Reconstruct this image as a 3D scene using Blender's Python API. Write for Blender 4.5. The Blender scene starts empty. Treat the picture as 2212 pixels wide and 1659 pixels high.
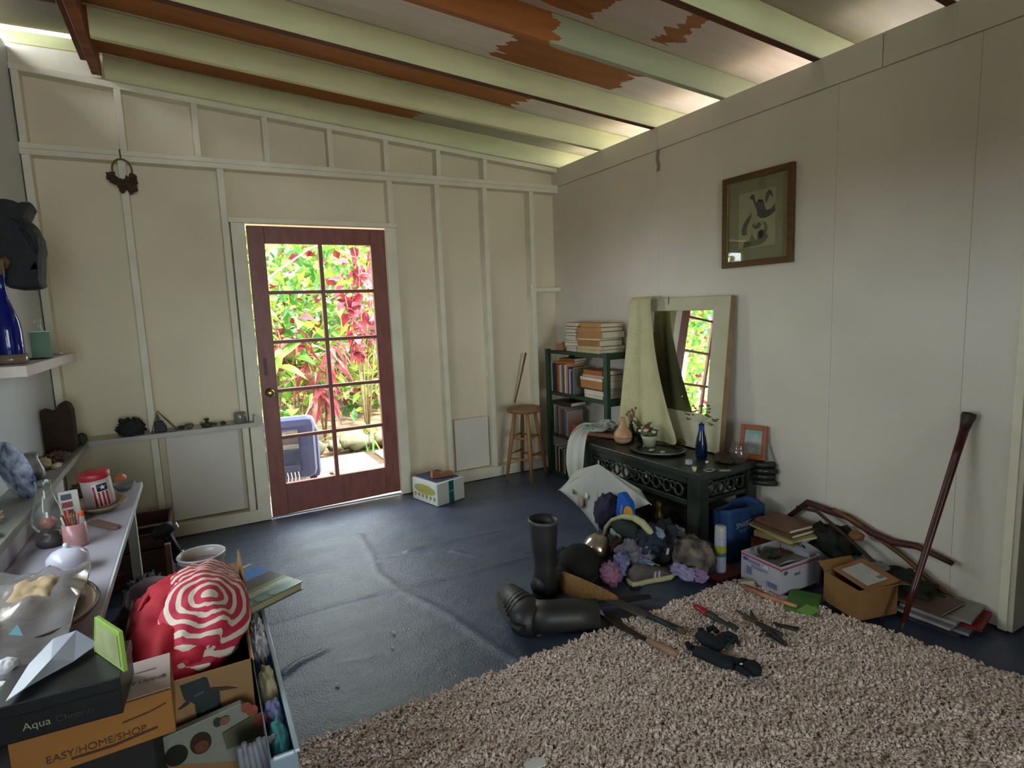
import bpy, bmesh, math, random
import numpy as np
from mathutils import Vector, Matrix, Euler, noise
random.seed(7); R_ = random.Random(11)
S = bpy.context.scene; COL = S.collection
# ---------------------------------------------------------------- camera, world, sun, exposure
CAM = Vector((-2.873, -4.317, 1.408)); FPX = 1253.35
def cam_axes():
    yaw, pit, rol = math.radians(28.578), math.radians(-7.308), math.radians(-2.158)
    f = Vector((math.sin(yaw)*math.cos(pit), math.cos(yaw)*math.cos(pit), math.sin(pit)))
    r = Vector((math.cos(yaw), -math.sin(yaw), 0)); u = r.cross(f)
    c, s = math.cos(rol), math.sin(rol)
    return c*r + s*u, -s*r + c*u, f
CR, CU, CF = cam_axes()
cd = bpy.data.cameras.new('camera'); cd.sensor_width = 36; cd.lens = FPX/2212*36; cd.clip_start = .05; cd.clip_end = 200
cam = bpy.data.objects.new('camera', cd); COL.objects.link(cam)
mw = Matrix(((CR.x, CU.x, -CF.x, CAM.x), (CR.y, CU.y, -CF.y, CAM.y), (CR.z, CU.z, -CF.z, CAM.z), (0, 0, 0, 1)))
cam.matrix_world = mw; S.camera = cam
S.view_settings.view_transform = 'Standard'; S.view_settings.look = 'None'
S.view_settings.gamma = 1; S.view_settings.use_curve_mapping = False
S.view_settings.exposure = 1.95
W = bpy.data.worlds.new('world'); S.world = W; W.use_nodes = True
bg = W.node_tree.nodes['Background']; bg.inputs[0].default_value = (.86, .93, 1.0, 1); bg.inputs[1].default_value = 3.4
def add_light(name, kind, loc, rot, **kw):
    l = bpy.data.lights.new(name, kind); o = bpy.data.objects.new(name, l); COL.objects.link(o)
    o.location = loc; o.rotation_euler = rot
    for k, v in kw.items(): setattr(l, k, v)
    return o
sd = Vector((-.42, .62, -1.05)).normalized()
sun = add_light('sun', 'SUN', (3, -4, 8), (0, 0, 0), energy=6.0, angle=math.radians(1.5), color=(1, .93, .80))
sun.rotation_euler = sd.to_track_quat('-Z', 'Y').to_euler()
def portal(loc, rot, sx, sy):
    o = add_light('daylight_portal', 'AREA', loc, rot, shape='RECTANGLE', size=sx, size_y=sy)
    o.data.cycles.is_portal = True
PI = math.pi
portal((-2.02, .16, 1.05), (-PI/2, 0, 0), .95, 2.0)
portal((-3.74, -2.4, 1.16), (0, -PI/2, 0), .52, 1.2)
portal((-2.52, -8.74, 1.32), (PI/2, 0, 0), 1.95, 2.15)
portal((.75, -2.8, 2.62), (0, PI/2, 0), .3, 5.6)
try:
    S.cycles.max_bounces = 8; S.cycles.diffuse_bounces = 6; S.cycles.transparent_max_bounces = 12
    S.cycles.sample_clamp_indirect = 6.0; S.cycles.caustics_refractive = False; S.cycles.caustics_reflective = False
except Exception: pass
# ---------------------------------------------------------------- helpers
def U(u, v, ax, val):
    d = CF + CR*((u-1106)/FPX) - CU*((v-829.5)/FPX)
    i = 'xyz'.index(ax); t = (val-CAM[i])/d[i]
    return CAM + d*t
def lin(c):
    if isinstance(c, str):
        c = [int(c[i:i+2], 16)/255 for i in (0, 2, 4)]
        c = [x/12.92 if x <= .04045 else ((x+.055)/1.055)**2.4 for x in c]
    return (c[0], c[1], c[2], 1)
MC = {}
def mat(c, rough=.6, var=.12, scale=6, bump=0, bscale=60, metal=0, spec=.4, c2=None, kind=None, alpha=None, stretch=None, sheen=0):
    key = (str(c), rough, var, scale, bump, bscale, metal, spec, str(c2), kind, alpha, stretch, sheen)
    if key in MC: return MC[key]
    m = bpy.data.materials.new('paint'); m.use_nodes = True; MC[key] = m
    nt = m.node_tree; N = nt.nodes; L = nt.links; b = N['Principled BSDF']
    col = lin(c)
    b.inputs['Roughness'].default_value = rough; b.inputs['Metallic'].default_value = metal
    b.inputs['Specular IOR Level'].default_value = spec
    if sheen: b.inputs['Sheen Weight'].default_value = sheen
    tc = N.new('ShaderNodeTexCoord'); mp = N.new('ShaderNodeMapping'); L.new(tc.outputs['Object'], mp.inputs[0])
    if stretch: mp.inputs['Scale'].default_value = stretch
    n = N.new('ShaderNodeTexNoise'); n.inputs['Scale'].default_value = scale; n.inputs['Detail'].default_value = 5
    L.new(mp.outputs[0], n.inputs[0])
    r = N.new('ShaderNodeValToRGB'); r.color_ramp.elements[0].position = .3; r.color_ramp.elements[1].position = .7
    if c2: a, e = col, lin(c2)
    else:
        a = [max(0, x*(1-var)) for x in col[:3]]+[1]; e = [min(1, x*(1+var)) for x in col[:3]]+[1]
    r.color_ramp.elements[0].color = a; r.color_ramp.elements[1].color = e
    L.new(n.outputs[0], r.inputs[0]); L.new(r.outputs[0], b.inputs['Base Color'])
    if bump:
        n2 = N.new('ShaderNodeTexNoise'); n2.inputs['Scale'].default_value = bscale; n2.inputs['Detail'].default_value = 3
        L.new(mp.outputs[0], n2.inputs[0]); bp = N.new('ShaderNodeBump'); bp.inputs['Strength'].default_value = bump
        bp.inputs['Distance'].default_value = .01; L.new(n2.outputs[0], bp.inputs['Height']); L.new(bp.outputs[0], b.inputs['Normal'])
    out = N['Material Output']
    if kind == 'leaf':
        t = N.new('ShaderNodeBsdfTranslucent'); L.new(r.outputs[0], t.inputs[0]); mx = N.new('ShaderNodeMixShader'); mx.inputs[0].default_value = .45
        L.new(b.outputs[0], mx.inputs[1]); L.new(t.outputs[0], mx.inputs[2]); L.new(mx.outputs[0], out.inputs[0])
    if kind in ('glass', 'film'):
        t = N.new('ShaderNodeBsdfTransparent'); t.inputs[0].default_value = col
        g = N.new('ShaderNodeBsdfGlossy'); g.inputs['Roughness'].default_value = rough; g.inputs[0].default_value = (1, 1, 1, 1)
        lw = N.new('ShaderNodeLayerWeight'); lw.inputs[0].default_value = .5; pw = N.new('ShaderNodeMath'); pw.operation = 'POWER'; pw.inputs[1].default_value = 5
        L.new(lw.outputs['Facing'], pw.inputs[0]); fr = N.new('ShaderNodeMath'); fr.operation = 'MULTIPLY_ADD'; fr.inputs[1].default_value = .9; fr.inputs[2].default_value = .04; L.new(pw.outputs[0], fr.inputs[0])
        mx = N.new('ShaderNodeMixShader'); L.new(fr.outputs[0], mx.inputs[0]); L.new(t.outputs[0], mx.inputs[1]); L.new(g.outputs[0], mx.inputs[2])
        last = mx
        if kind == 'film' or alpha:
            m2 = N.new('ShaderNodeMixShader'); m2.inputs[0].default_value = alpha or .3
            L.new(mx.outputs[0], m2.inputs[1]); L.new(b.outputs[0], m2.inputs[2]); last = m2
        L.new(last.outputs[0], out.inputs[0])
    if kind == 'lace':
        v = N.new('ShaderNodeTexVoronoi'); v.inputs['Scale'].default_value = 55; L.new(mp.outputs[0], v.inputs[0])
        r2 = N.new('ShaderNodeValToRGB'); r2.color_ramp.elements[0].position = .12; r2.color_ramp.elements[1].position = .3
        L.new(v.outputs[0], r2.inputs[0])
        v3 = N.new('ShaderNodeTexNoise'); v3.inputs['Scale'].default_value = 9; L.new(mp.outputs[0], v3.inputs[0])
        r3 = N.new('ShaderNodeValToRGB'); r3.color_ramp.elements[0].position = .45; r3.color_ramp.elements[1].position = .55
        L.new(v3.outputs[0], r3.inputs[0])
        mxx = N.new('ShaderNodeMath'); mxx.operation = 'MAXIMUM'; L.new(r2.outputs[0], mxx.inputs[0]); L.new(r3.outputs[0], mxx.inputs[1])
        ma = N.new('ShaderNodeMath'); ma.operation = 'MULTIPLY_ADD'; ma.inputs[1].default_value = .42; ma.inputs[2].default_value = .5
        L.new(mxx.outputs[0], ma.inputs[0])
        t = N.new('ShaderNodeBsdfTransparent'); mx = N.new('ShaderNodeMixShader'); L.new(ma.outputs[0], mx.inputs[0])
        L.new(t.outputs[0], mx.inputs[1]); L.new(b.outputs[0], mx.inputs[2]); L.new(mx.outputs[0], out.inputs[0])
    return m
def wood(c, c2, rough=.5, ax=(1, 8, 8), scale=3): return mat(c, rough, c2=c2, scale=scale, stretch=ax, bump=.15, bscale=8)
def glass(c='f4fbf8', rough=.02, alpha=None): return mat(c, rough, kind='glass', alpha=alpha, var=0)
class MB:
    def __init__(s): s.v = []; s.f = []; s.mi = []; s.m = 0; s.T = Matrix.Identity(4)
    def add(s, vs, fs):
        n = len(s.v); s.v += [s.T @ Vector(p) for p in vs]; s.f += [[i+n for i in f] for f in fs]; s.mi += [s.m]*len(fs); return s
    def box(s, c, d, R=None, t=1.0):
        vs = []
        for z in (-.5, .5):
            k = t if z > 0 else 1.0
            for x, y in ((-.5, -.5), (.5, -.5), (.5, .5), (-.5, .5)):
                p = Vector((x*d[0]*k, y*d[1]*k, z*d[2]))
                vs.append((R @ p if R else p)+Vector(c))
        return s.add(vs, [[3, 2, 1, 0], [4, 5, 6, 7], [0, 1, 5, 4], [1, 2, 6, 5], [2, 3, 7, 6], [3, 0, 4, 7]])
    def tube(s, pts, r, n=8, cap=True, flat=1.0):
        pts = [Vector(p) for p in pts]; k = len(pts); rs = r if isinstance(r, (list, tuple)) else [r]*k
        t0 = (pts[1]-pts[0]).normalized(); up = Vector((0, 0, 1)) if abs(t0.z) < .9 else Vector((1, 0, 0))
        a = t0.cross(up).normalized(); vs = []; fs = []
        for i, p in enumerate(pts):
            t = (pts[min(i+1, k-1)]-pts[max(i-1, 0)]).normalized(); a = (a-t*a.dot(t)).normalized(); b = t.cross(a)
            for j in range(n):
                an = 2*PI*j/n; vs.append(p+a*math.cos(an)*rs[i]+b*math.sin(an)*rs[i]*flat)
        for i in range(k-1):
            for j in range(n): fs.append([i*n+j, i*n+(j+1) % n, (i+1)*n+(j+1) % n, (i+1)*n+j])
        if cap: fs += [list(range(n))[::-1], [(k-1)*n+j for j in range(n)]]
        return s.add(vs, fs)
    def lathe(s, prof, n=20, c=(0, 0, 0), sx=1, sy=1, cap=True):
        vs = []; fs = []
        for r, z in prof:
            for j in range(n): an = 2*PI*j/n; vs.append((c[0]+r*math.cos(an)*sx, c[1]+r*math.sin(an)*sy, c[2]+z))
        k = len(prof)
        for i in range(k-1):
            for j in range(n): fs.append([i*n+j, i*n+(j+1) % n, (i+1)*n+(j+1) % n, (i+1)*n+j])
        if cap: fs += [list(range(n))[::-1], [(k-1)*n+j for j in range(n)]]
        return s.add(vs, fs)
    def prism(s, poly, h, o=None, ex=(1, 0, 0), ey=(0, 1, 0), ez=(0, 0, 1)):
        o = Vector(o or (0, 0, 0)); ex, ey, ez = Vector(ex), Vector(ey), Vector(ez); n = len(poly)
        vs = [o+ex*p[0]+ey*p[1] for p in poly]+[o+ex*p[0]+ey*p[1]+ez*h for p in poly]
        return s.add(vs, [list(range(n))[::-1], list(range(n, 2*n))]+[[i, (i+1) % n, n+(i+1) % n, n+i] for i in range(n)])
    def grid(s, nu, nv, fn):
        vs = [fn(i/(nu-1), j/(nv-1)) for j in range(nv) for i in range(nu)]
        return s.add(vs, [[j*nu+i, j*nu+i+1, (j+1)*nu+i+1, (j+1)*nu+i] for j in range(nv-1) for i in range(nu-1)])
    def blob(s, c, r, n=20, m=12, amp=.15, fr=3, seed=0, flat=None, R=None):
        c = Vector(c); vs = []; fs = []; r = r if isinstance(r, (tuple, list)) else (r, r, r); o = Vector((seed*7.3, seed*3.1, seed*1.7))
        for i in range(m+1):
            th = PI*i/m
            for j in range(n):
                ph = 2*PI*j/n; d = Vector((math.sin(th)*math.cos(ph), math.sin(th)*math.sin(ph), math.cos(th)))
                k = 1+amp*noise.noise(d*fr+o)*1.6+amp*.5*noise.noise(d*fr*2.7+o)
                p = Vector((d.x*r[0]*k, d.y*r[1]*k, d.z*r[2]*k))
                if flat is not None and p.z < -flat: p.z = -flat+(p.z+flat)*.06
                vs.append(c+(R @ p if R else p))
        for i in range(m):
            for j in range(n): fs.append([(i+1)*n+j, (i+1)*n+(j+1) % n, i*n+(j+1) % n, i*n+j])
        return s.add(vs, fs)
LOC = {}
def build(mb, name, ms, parent=None, smooth=False, bevel=0, solid=0, sub=0, w=False, kind=None):
    if not isinstance(ms, (list, tuple)): ms = [ms]
    me = bpy.data.meshes.new(name); vs = mb.v
    if w and parent is not None:
        chain = []; p = parent
        while p is not None: chain.append(p); p = p.parent
        M = Matrix.Identity(4)
        for q in reversed(chain): M = M @ LOC.get(q.name, Matrix.Identity(4))
        Mi = M.inverted(); vs = [Mi @ Vector(v) for v in vs]
    me.from_pydata([tuple(v) for v in vs], [], mb.f)
    for m in ms: me.materials.append(m)
    if len(ms) > 1: me.polygons.foreach_set('material_index', mb.mi)
    if smooth: me.polygons.foreach_set('use_smooth', [True]*len(me.polygons))
    bm = bmesh.new(); bm.from_mesh(me); bmesh.ops.remove_doubles(bm, verts=bm.verts, dist=1e-6); 
    if not solid: bmesh.ops.recalc_face_normals(bm, faces=bm.faces)
    bm.to_mesh(me); bm.free()
    o = bpy.data.objects.new(name, me); COL.objects.link(o)
    if parent is not None: o.parent = parent
    if solid: md = o.modifiers.new('s', 'SOLIDIFY'); md.thickness = solid; md.offset = 0
    if sub: md = o.modifiers.new('u', 'SUBSURF'); md.levels = sub; md.render_levels = sub
    if bevel: md = o.modifiers.new('b', 'BEVEL'); md.width = bevel; md.segments = 2; md.limit_method = 'ANGLE'
    if kind: o['kind'] = kind
    return o
def tag(o, label=None, cat=None, group=None, kind=None):
    if label: o['label'] = label
    if cat: o['category'] = cat
    if group: o['group'] = group
    if kind: o['kind'] = kind
    return o
def thing(name, label, cat, loc=(0, 0, 0), rz=0, group=None, rot=None):
    o = bpy.data.objects.new(name, None); COL.objects.link(o); o.empty_display_size = .05
    o.location = loc; e = Euler(rot or (0, 0, rz)); o.rotation_euler = e
    LOC[o.name] = Matrix.Translation(Vector(loc)) @ e.to_matrix().to_4x4()
    return tag(o, label, cat, group)
def one(name, mb, m, label, cat, group=None, **kw): return tag(build(mb, name, m, **kw), label, cat, group)
def place(o, loc, rz=0, rot=None):
    o.location = loc; o.rotation_euler = rot or (0, 0, rz); return o
def copy_part(o, parent, loc=None, rot=None, scale=None):
    c = o.copy(); COL.objects.link(c); c.parent = parent
    if loc is not None: c.location = loc
    if rot is not None: c.rotation_euler = rot
    if scale is not None: c.scale = scale if hasattr(scale, '__len__') else (scale,)*3
    return c
def text(s, size, m, parent, M, name='lettering', ext=.0006, italic=0, w=False):
    cu = bpy.data.curves.new('t', 'FONT'); cu.body = s; cu.size = size; cu.extrude = ext; cu.align_x = 'CENTER'; cu.align_y = 'CENTER'; cu.shear = italic
    t = bpy.data.objects.new('t', cu); COL.objects.link(t); dg = bpy.context.evaluated_depsgraph_get(); dg.update()
    me = bpy.data.meshes.new_from_object(t.evaluated_get(dg)); bpy.data.objects.remove(t); me.materials.clear(); me.materials.append(m); me.name = name
    if w and parent is not None: M = LOC[parent.name].inverted() @ M
    me.transform(M)
    o = bpy.data.objects.new(name, me); COL.objects.link(o); o.parent = parent; return o
def frame_m(o, ex, ey):
    ex = Vector(ex).normalized(); ey = Vector(ey); ey = (ey-ex*ey.dot(ex)).normalized(); ez = ex.cross(ey)
    return Matrix(((ex.x, ey.x, ez.x, o[0]), (ex.y, ey.y, ez.y, o[1]), (ex.z, ey.z, ez.z, o[2]), (0, 0, 0, 1)))
def RZ(a): return Matrix.Rotation(a, 3, 'Z')
def TM(loc, rz=0, rx=0, ry=0): return Matrix.Translation(Vector(loc)) @ Euler((rx, ry, rz)).to_matrix().to_4x4()
def struct(name, mb, m, parent=None, **kw):
    o = build(mb, name, m, parent, **kw)
    if parent is None: o['kind'] = 'structure'
    return o
# ---------------------------------------------------------------- setting
WALL = mat('dcd4c6', .42, var=.05, scale=2.5, bump=.06, bscale=25)
WALLB = mat("e2d6ba", .55, var=.06, scale=2.0, bump=.08, bscale=30)
FRAMEP = mat("e6dfc8", .5, var=.07, scale=7, bump=.1, bscale=20)
RAFT = mat('e0e0ae', .55, var=.09, scale=3, bump=.15, bscale=12, stretch=(1, 4, 4))
BROWN = wood('6e3a17', 'a35c28', .55, (1, 7, 7), 2.2)
DARKB = wood('4a2612', '6b381b', .6, (1, 7, 7), 2.5)
# back wall: sheathing with door opening, studs, plates
mb = MB(); SY = .09
def slab(x0, x1, z0a, z1a, z1b=None, y0=SY, y1=SY+.04):
    z1b = z1a if z1b is None else z1b
    mb.add([(x0, y0, z0a), (x1, y0, z0a), (x1, y0, z1b), (x0, y0, z1a), (x0, y1, z0a), (x1, y1, z0a), (x1, y1, z1b), (x0, y1, z1a)],
           [[0, 1, 2, 3], [7, 6, 5, 4], [0, 4, 5, 1], [1, 5, 6, 2], [2, 6, 7, 3], [3, 7, 4, 0]])
zr = lambda x: 2.59-.079*x
slab(-3.72, -2.51, -.12, 3.02, 3.0); slab(-2.51, -1.53, 2.05, 3.0, 2.85); slab(-1.53, .09, -.12, 2.85, 2.73)
wb = struct('wall_back', mb, WALLB)
def part(name, m, parent, f, bevel=.003, **kw):
    q = MB(); f(q); return build(q, name, m, parent, bevel=bevel, **kw)
def bx(q, x0, x1, y0, y1, z0, z1): q.box(((x0+x1)/2, (y0+y1)/2, (z0+z1)/2), (abs(x1-x0), abs(y1-y0), abs(z1-z0)))
for i, x in enumerate((-3.605, -3.15, -2.615, -1.49, -1.115, -.705, -.27)):
    part('stud', FRAMEP, wb, lambda q: bx(q, x-.02, x+.02, 0, SY, .085, 2.384))
for x in (-3.605, -3.13, -2.73, -2.32, -1.9, -1.5, -1.09, -.69):
    part('cripple_stud', FRAMEP, wb, lambda q: bx(q, x-.018, x+.018, 0, SY, 2.451, zr(x)-.035))
part('lower_plate', FRAMEP, wb, lambda q: bx(q, -3.63, -.0, -.004, SY, 2.384, 2.417))
part('upper_plate', FRAMEP, wb, lambda q: bx(q, -3.63, -.0, 0, SY, 2.4185, 2.451))
def tp(q):
    q.add([(-3.63, 0, zr(-3.63)-.035), (0, 0, zr(0)-.035), (0, 0, zr(0)+.002), (-3.63, 0, zr(-3.63)+.002),
           (-3.63, SY, zr(-3.63)-.035), (0, SY, zr(0)-.035), (0, SY, zr(0)+.002), (-3.63, SY, zr(-3.63)+.002)],
          [[0, 1, 2, 3], [7, 6, 5, 4], [0, 4, 5, 1], [1, 5, 6, 2], [2, 6, 7, 3], [3, 7, 4, 0]])
part('sloping_plate', FRAMEP, wb, tp)
part('bottom_plate', FRAMEP, wb, lambda q: bx(q, -3.63, -2.58, -.01, SY, 0, .085))
part('bottom_plate', FRAMEP, wb, lambda q: bx(q, -1.46, 0, -.01, SY, 0, .085))
part('blocking', FRAMEP, wb, lambda q: bx(q, -.25, 0, .0, SY, 1.55, 1.585))
part('blocking', FRAMEP, wb, lambda q: bx(q, -.31, -.28, -.015, 0, 1.5, 1.62))
PANELM = mat('dcd4c6', .5, var=.05, scale=3)
part('patch_panel', PANELM, wb, lambda q: bx(q, -3.09, -2.66, .03, .05, .1, .685))
part('patch_panel', PANELM, wb, lambda q: bx(q, -1.05, -.74, .05, .07, .09, .52))
# door casings + door
part('door_casing', FRAMEP, wb, lambda q: bx(q, -2.585, -2.50, -.008, .13, 0, 2.075))
part('door_casing', FRAMEP, wb, lambda q: bx(q, -1.545, -1.465, -.008, .13, 0, 2.075))
part('door_head', FRAMEP, wb, lambda q: bx(q, -2.60, -1.455, -.022, .13, 2.045, 2.078))
DOORM = mat('7d4740', .42, c2='925a50', scale=5, bump=.1, bscale=20, stretch=(4, 4, 1))
dth = lambda q, x0, x1, z0, z1, y0=.0, y1=.04: bx(q, x0, x1, y0, y1, z0, z1)
d1 = thing('door_1', 'dark red ten-pane glass door in the back wall', 'door'); d1['kind'] = 'structure'; del d1['category']; del d1['label']
part('stile', DOORM, d1, lambda q: dth(q, -2.492, -2.385, .012, 2.03))
part('stile', DOORM, d1, lambda q: dth(q, -1.662, -1.552, .028, 2.03))
part('top_rail', DOORM, d1, lambda q: dth(q, -2.385, -1.662, 1.915, 2.03))
def br(q): q.add([(-2.385, 0, .013), (-1.662, 0, .027), (-1.662, 0, .235), (-2.385, 0, .235), (-2.385, .04, .013), (-1.662, .04, .027), (-1.662, .04, .235), (-2.385, .04, .235)],
          [[0, 1, 2, 3], [7, 6, 5, 4], [0, 4, 5, 1], [1, 5, 6, 2], [2, 6, 7, 3], [3, 7, 4, 0]])
part('bottom_rail', DOORM, d1, br)
part('mullion', DOORM, d1, lambda q: dth(q, -2.037, -2.009, .235, 1.915, .004, .036))
zs = [.235, .57, .905, 1.245, 1.585, 1.915]
for z in zs[1:-1]:
    for a, b in ((-2.385, -2.037), (-2.009, -1.662)): part('muntin', DOORM, d1, lambda q: dth(q, a, b, z-.012, z+.012, .004, .036))
PANE = glass('fbfefc')
for i in range(5):
    for a, b in ((-2.385, -2.037), (-2.009, -1.662)): part('pane', PANE, d1, lambda q: dth(q, a, b, zs[i]+.01, zs[i+1]-.01, .018, .021), bevel=0)
q = MB(); q.T = TM((-2.44, -.0, .9), rx=PI/2)
q.lathe([(.028, 0), (.03, .004), (.014, .01), (.011, .03), (.024, .04), (.028, .052), (.024, .064), (.010, .068)], 18)
build(q, 'door_knob', mat('9c8d55', .25, metal=.9), d1, smooth=True)
part('lock_plate', mat('3a2522', .4), d1, lambda q: dth(q, -2.462, -2.442, 1.02, 1.14, -.003, 0))
part('threshold', mat('8c8578', .6), wb, lambda q: bx(q, -2.51, -1.53, .045, .2, -.05, .0))
# right wall with panels and top boards
wr = struct('wall_right', (lambda q: (bx(q, .012, .1, -3.28, .13, -.1, 2.588), bx(q, .012, .1, -4.1, -3.28, 2.04, 2.588), bx(q, .012, .1, -8.7, -4.1, -.1, 2.588), q)[-1])(MB()), mat('4c4840', .8))
ys = [.09, -1.228, -2.488, -3.078, -3.272]
for a, b in zip(ys, ys[1:]): part('wall_panel', WALL, wr, lambda q: bx(q, 0, .012, b+.0005, a-.0005, 0, 2.438), bevel=.0006)
part('wall_panel', WALL, wr, lambda q: bx(q, 0, .012, -4.098, -3.275, 2.04, 2.438)); part('wall_panel', WALL, wr, lambda q: bx(q, 0, .012, -8.7, -4.1, 0, 2.438))
for a, b in ((.09, -1.226), (-1.230, -2.69), (-2.694, -4.2), (-4.2, -8.7)): part('top_board', WALL, wr, lambda q: bx(q, -.006, .012, b, a, 2.441, 2.59), bevel=.0015)
q = MB(); q.grid(4, 10, lambda s, t: (-.0025, -1.215-.03*s-.006*math.sin(9*t), 2.30+.17*t)); build(q, 'filler_smear', mat('8d8778', .7), wr, solid=.002)
q = MB(); bx(q, -.012, .112, -3.318, -3.274, 0, 2.04); tr = struct('trim_1', q, mat('c9c4b2', .4, var=.04), bevel=.002)
q = MB(); bx(q, -.02, 0, -3.30, -3.268, 0, 2.07); struct('trim_2', q, FRAMEP, bevel=.002)
# left wall with window opening out of frame, front wall, next room
q = MB()
YE = -8.6
bx(q, -3.73, -3.63, -1.8, .13, -.1, 2.97); bx(q, -3.73, -3.63, YE, -3.0, -.1, 2.97); bx(q, -3.73, -3.63, -3.0, -1.8, -.1, .90); bx(q, -3.73, -3.63, -3.0, -1.8, 1.42, 2.97)
wl = struct('wall_left', q, mat('c8ced2', .35, var=.05, scale=2))  # bluish window glow put into the wall's base colour
q = MB(); bx(q, -3.73, -3.5, YE-.1, YE, -.1, 3.0); bx(q, -1.55, .1, YE-.1, YE, -.1, 3.0); bx(q, -3.5, -1.55, YE-.1, YE, -.1, .25); bx(q, -3.5, -1.55, YE-.1, YE, 2.4, 3.0); wf = struct('wall_front', q, WALLB)
win = thing('window_1', 'x', 'window'); win['kind'] = 'structure'; del win['category']; del win['label']
for a, b, c, d in ((-3.0, -1.8, .90, .93), (-3.0, -1.8, 1.39, 1.42), (-1.83, -1.8, .93, 1.39), (-3.0, -2.97, .93, 1.39)):
    part('window_frame', FRAMEP, win, lambda q: bx(q, -3.71, -3.64, a, b, c, d))
part('pane', PANE, win, lambda q: bx(q, -3.672, -3.668, -2.97, -1.83, .93, 1.39), bevel=0)
win2 = thing('added_fill_window', 'x', 'window'); win2['kind'] = 'structure'; del win2['category']; del win2['label']  # unseen window added behind the camera as soft frontal fill
for a, b, c, d in ((-3.5, -1.55, .25, .3), (-3.5, -1.55, 2.35, 2.4), (-3.5, -3.45, .3, 2.35), (-1.6, -1.55, .3, 2.35), (-2.55, -2.5, .3, 2.35)):
    part('window_frame', FRAMEP, win2, lambda q: bx(q, a, b, YE-.09, YE-.01, c, d))
part('pane', PANE, win2, lambda q: bx(q, -3.45, -2.55, YE-.052, YE-.048, .3, 2.35), bevel=0); part('pane', PANE, win2, lambda q: bx(q, -2.5, -1.6, YE-.052, YE-.048, .3, 2.35), bevel=0)
q = MB(); bx(q, -.95, .01, -4.72, -4.62, 0, 2.62); struct('added_light_baffle', q, WALLB)  # unseen stub wall added to keep far-window light off the right wall
# side room seen through the doorway
q = MB(); bx(q, 1.9, 2.0, -5.7, -2.5, -.1, 2.25); bx(q, .1, 2.0, -2.6, -2.5, -.1, 2.25); bx(q, .1, 2.0, -5.8, -5.7, -.1, 2.25); bx(q, .1, 2.0, -5.7, -2.5, 2.2, 2.3)
struct('wall_side_room', q, mat('5e574a', .8))
# floor with creased dark carpet sheets
seams = [[U(*p, 'z', 0) for p in ((560, 1352), (640, 1330), (740, 1300), (860, 1272), (980, 1245), (1140, 1203), (1250, 1180))],
         [U(*p, 'z', 0) for p in ((775, 1155), (800, 1195), (815, 1235), (860, 1272), (960, 1320), (1050, 1385), (1130, 1435))],
         [U(*p, 'z', 0) for p in ((880, 1190), (970, 1168), (1080, 1145))], [U(*p, 'z', 0) for p in ((640, 1245), (800, 1215), (900, 1195), (960, 1185))],
         [U(*p, 'z', 0) for p in ((610, 1460), (650, 1430), (700, 1405))], [U(*p, 'z', 0) for p in ((740, 1430), (800, 1420))], [U(*p, 'z', 0) for p in ((980, 1190), (1030, 1200))]]
SW = [(.009, .014), (.007, .024), (.012, .02), (.006, .02), (.02, .02), (.006, .02), (.006, .018)]
def segd(p, a, b):
    ab = b-a; t = max(0, min(1, (p-a).dot(ab)/ab.length_squared)); return (p-a-ab*t).length
def fh(x, y):
    p = Vector((x, y, 0)); h = 0
    for s, (am, w) in zip(seams, SW):
        d = min(segd(p, a, b) for a, b in zip(s, s[1:]))
        if d < w*3: h = max(h, am*math.exp(-(d/w)**2)*(.7+.5*noise.noise(p*6)))
    return h+.004*noise.noise(Vector((x*3, y*9, 0)))+.0012*noise.noise(Vector((x*14, y*30, 3)))-.004
FX0, FX1, FY0, FY1 = -3.62, .0, -2.75, .0
q = MB(); nx, ny = 300, 260
q.grid(nx, ny, lambda s, t: ((lambda x, y: (x, y, fh(x, y)))(FX0+(FX1-FX0)*s, FY0+(FY1-FY0)*t)))
FLM = mat('424a5e', .36, c2='525a70', scale=3.5, bump=.35, bscale=170, spec=.6)
n0 = MB(); n0.box((-.9, -4.3, -.06), (5.8, 8.8, .1))
fl = struct('floor', n0, FLM); build(q, 'carpet_sheet', FLM, fl, smooth=True)
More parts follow.
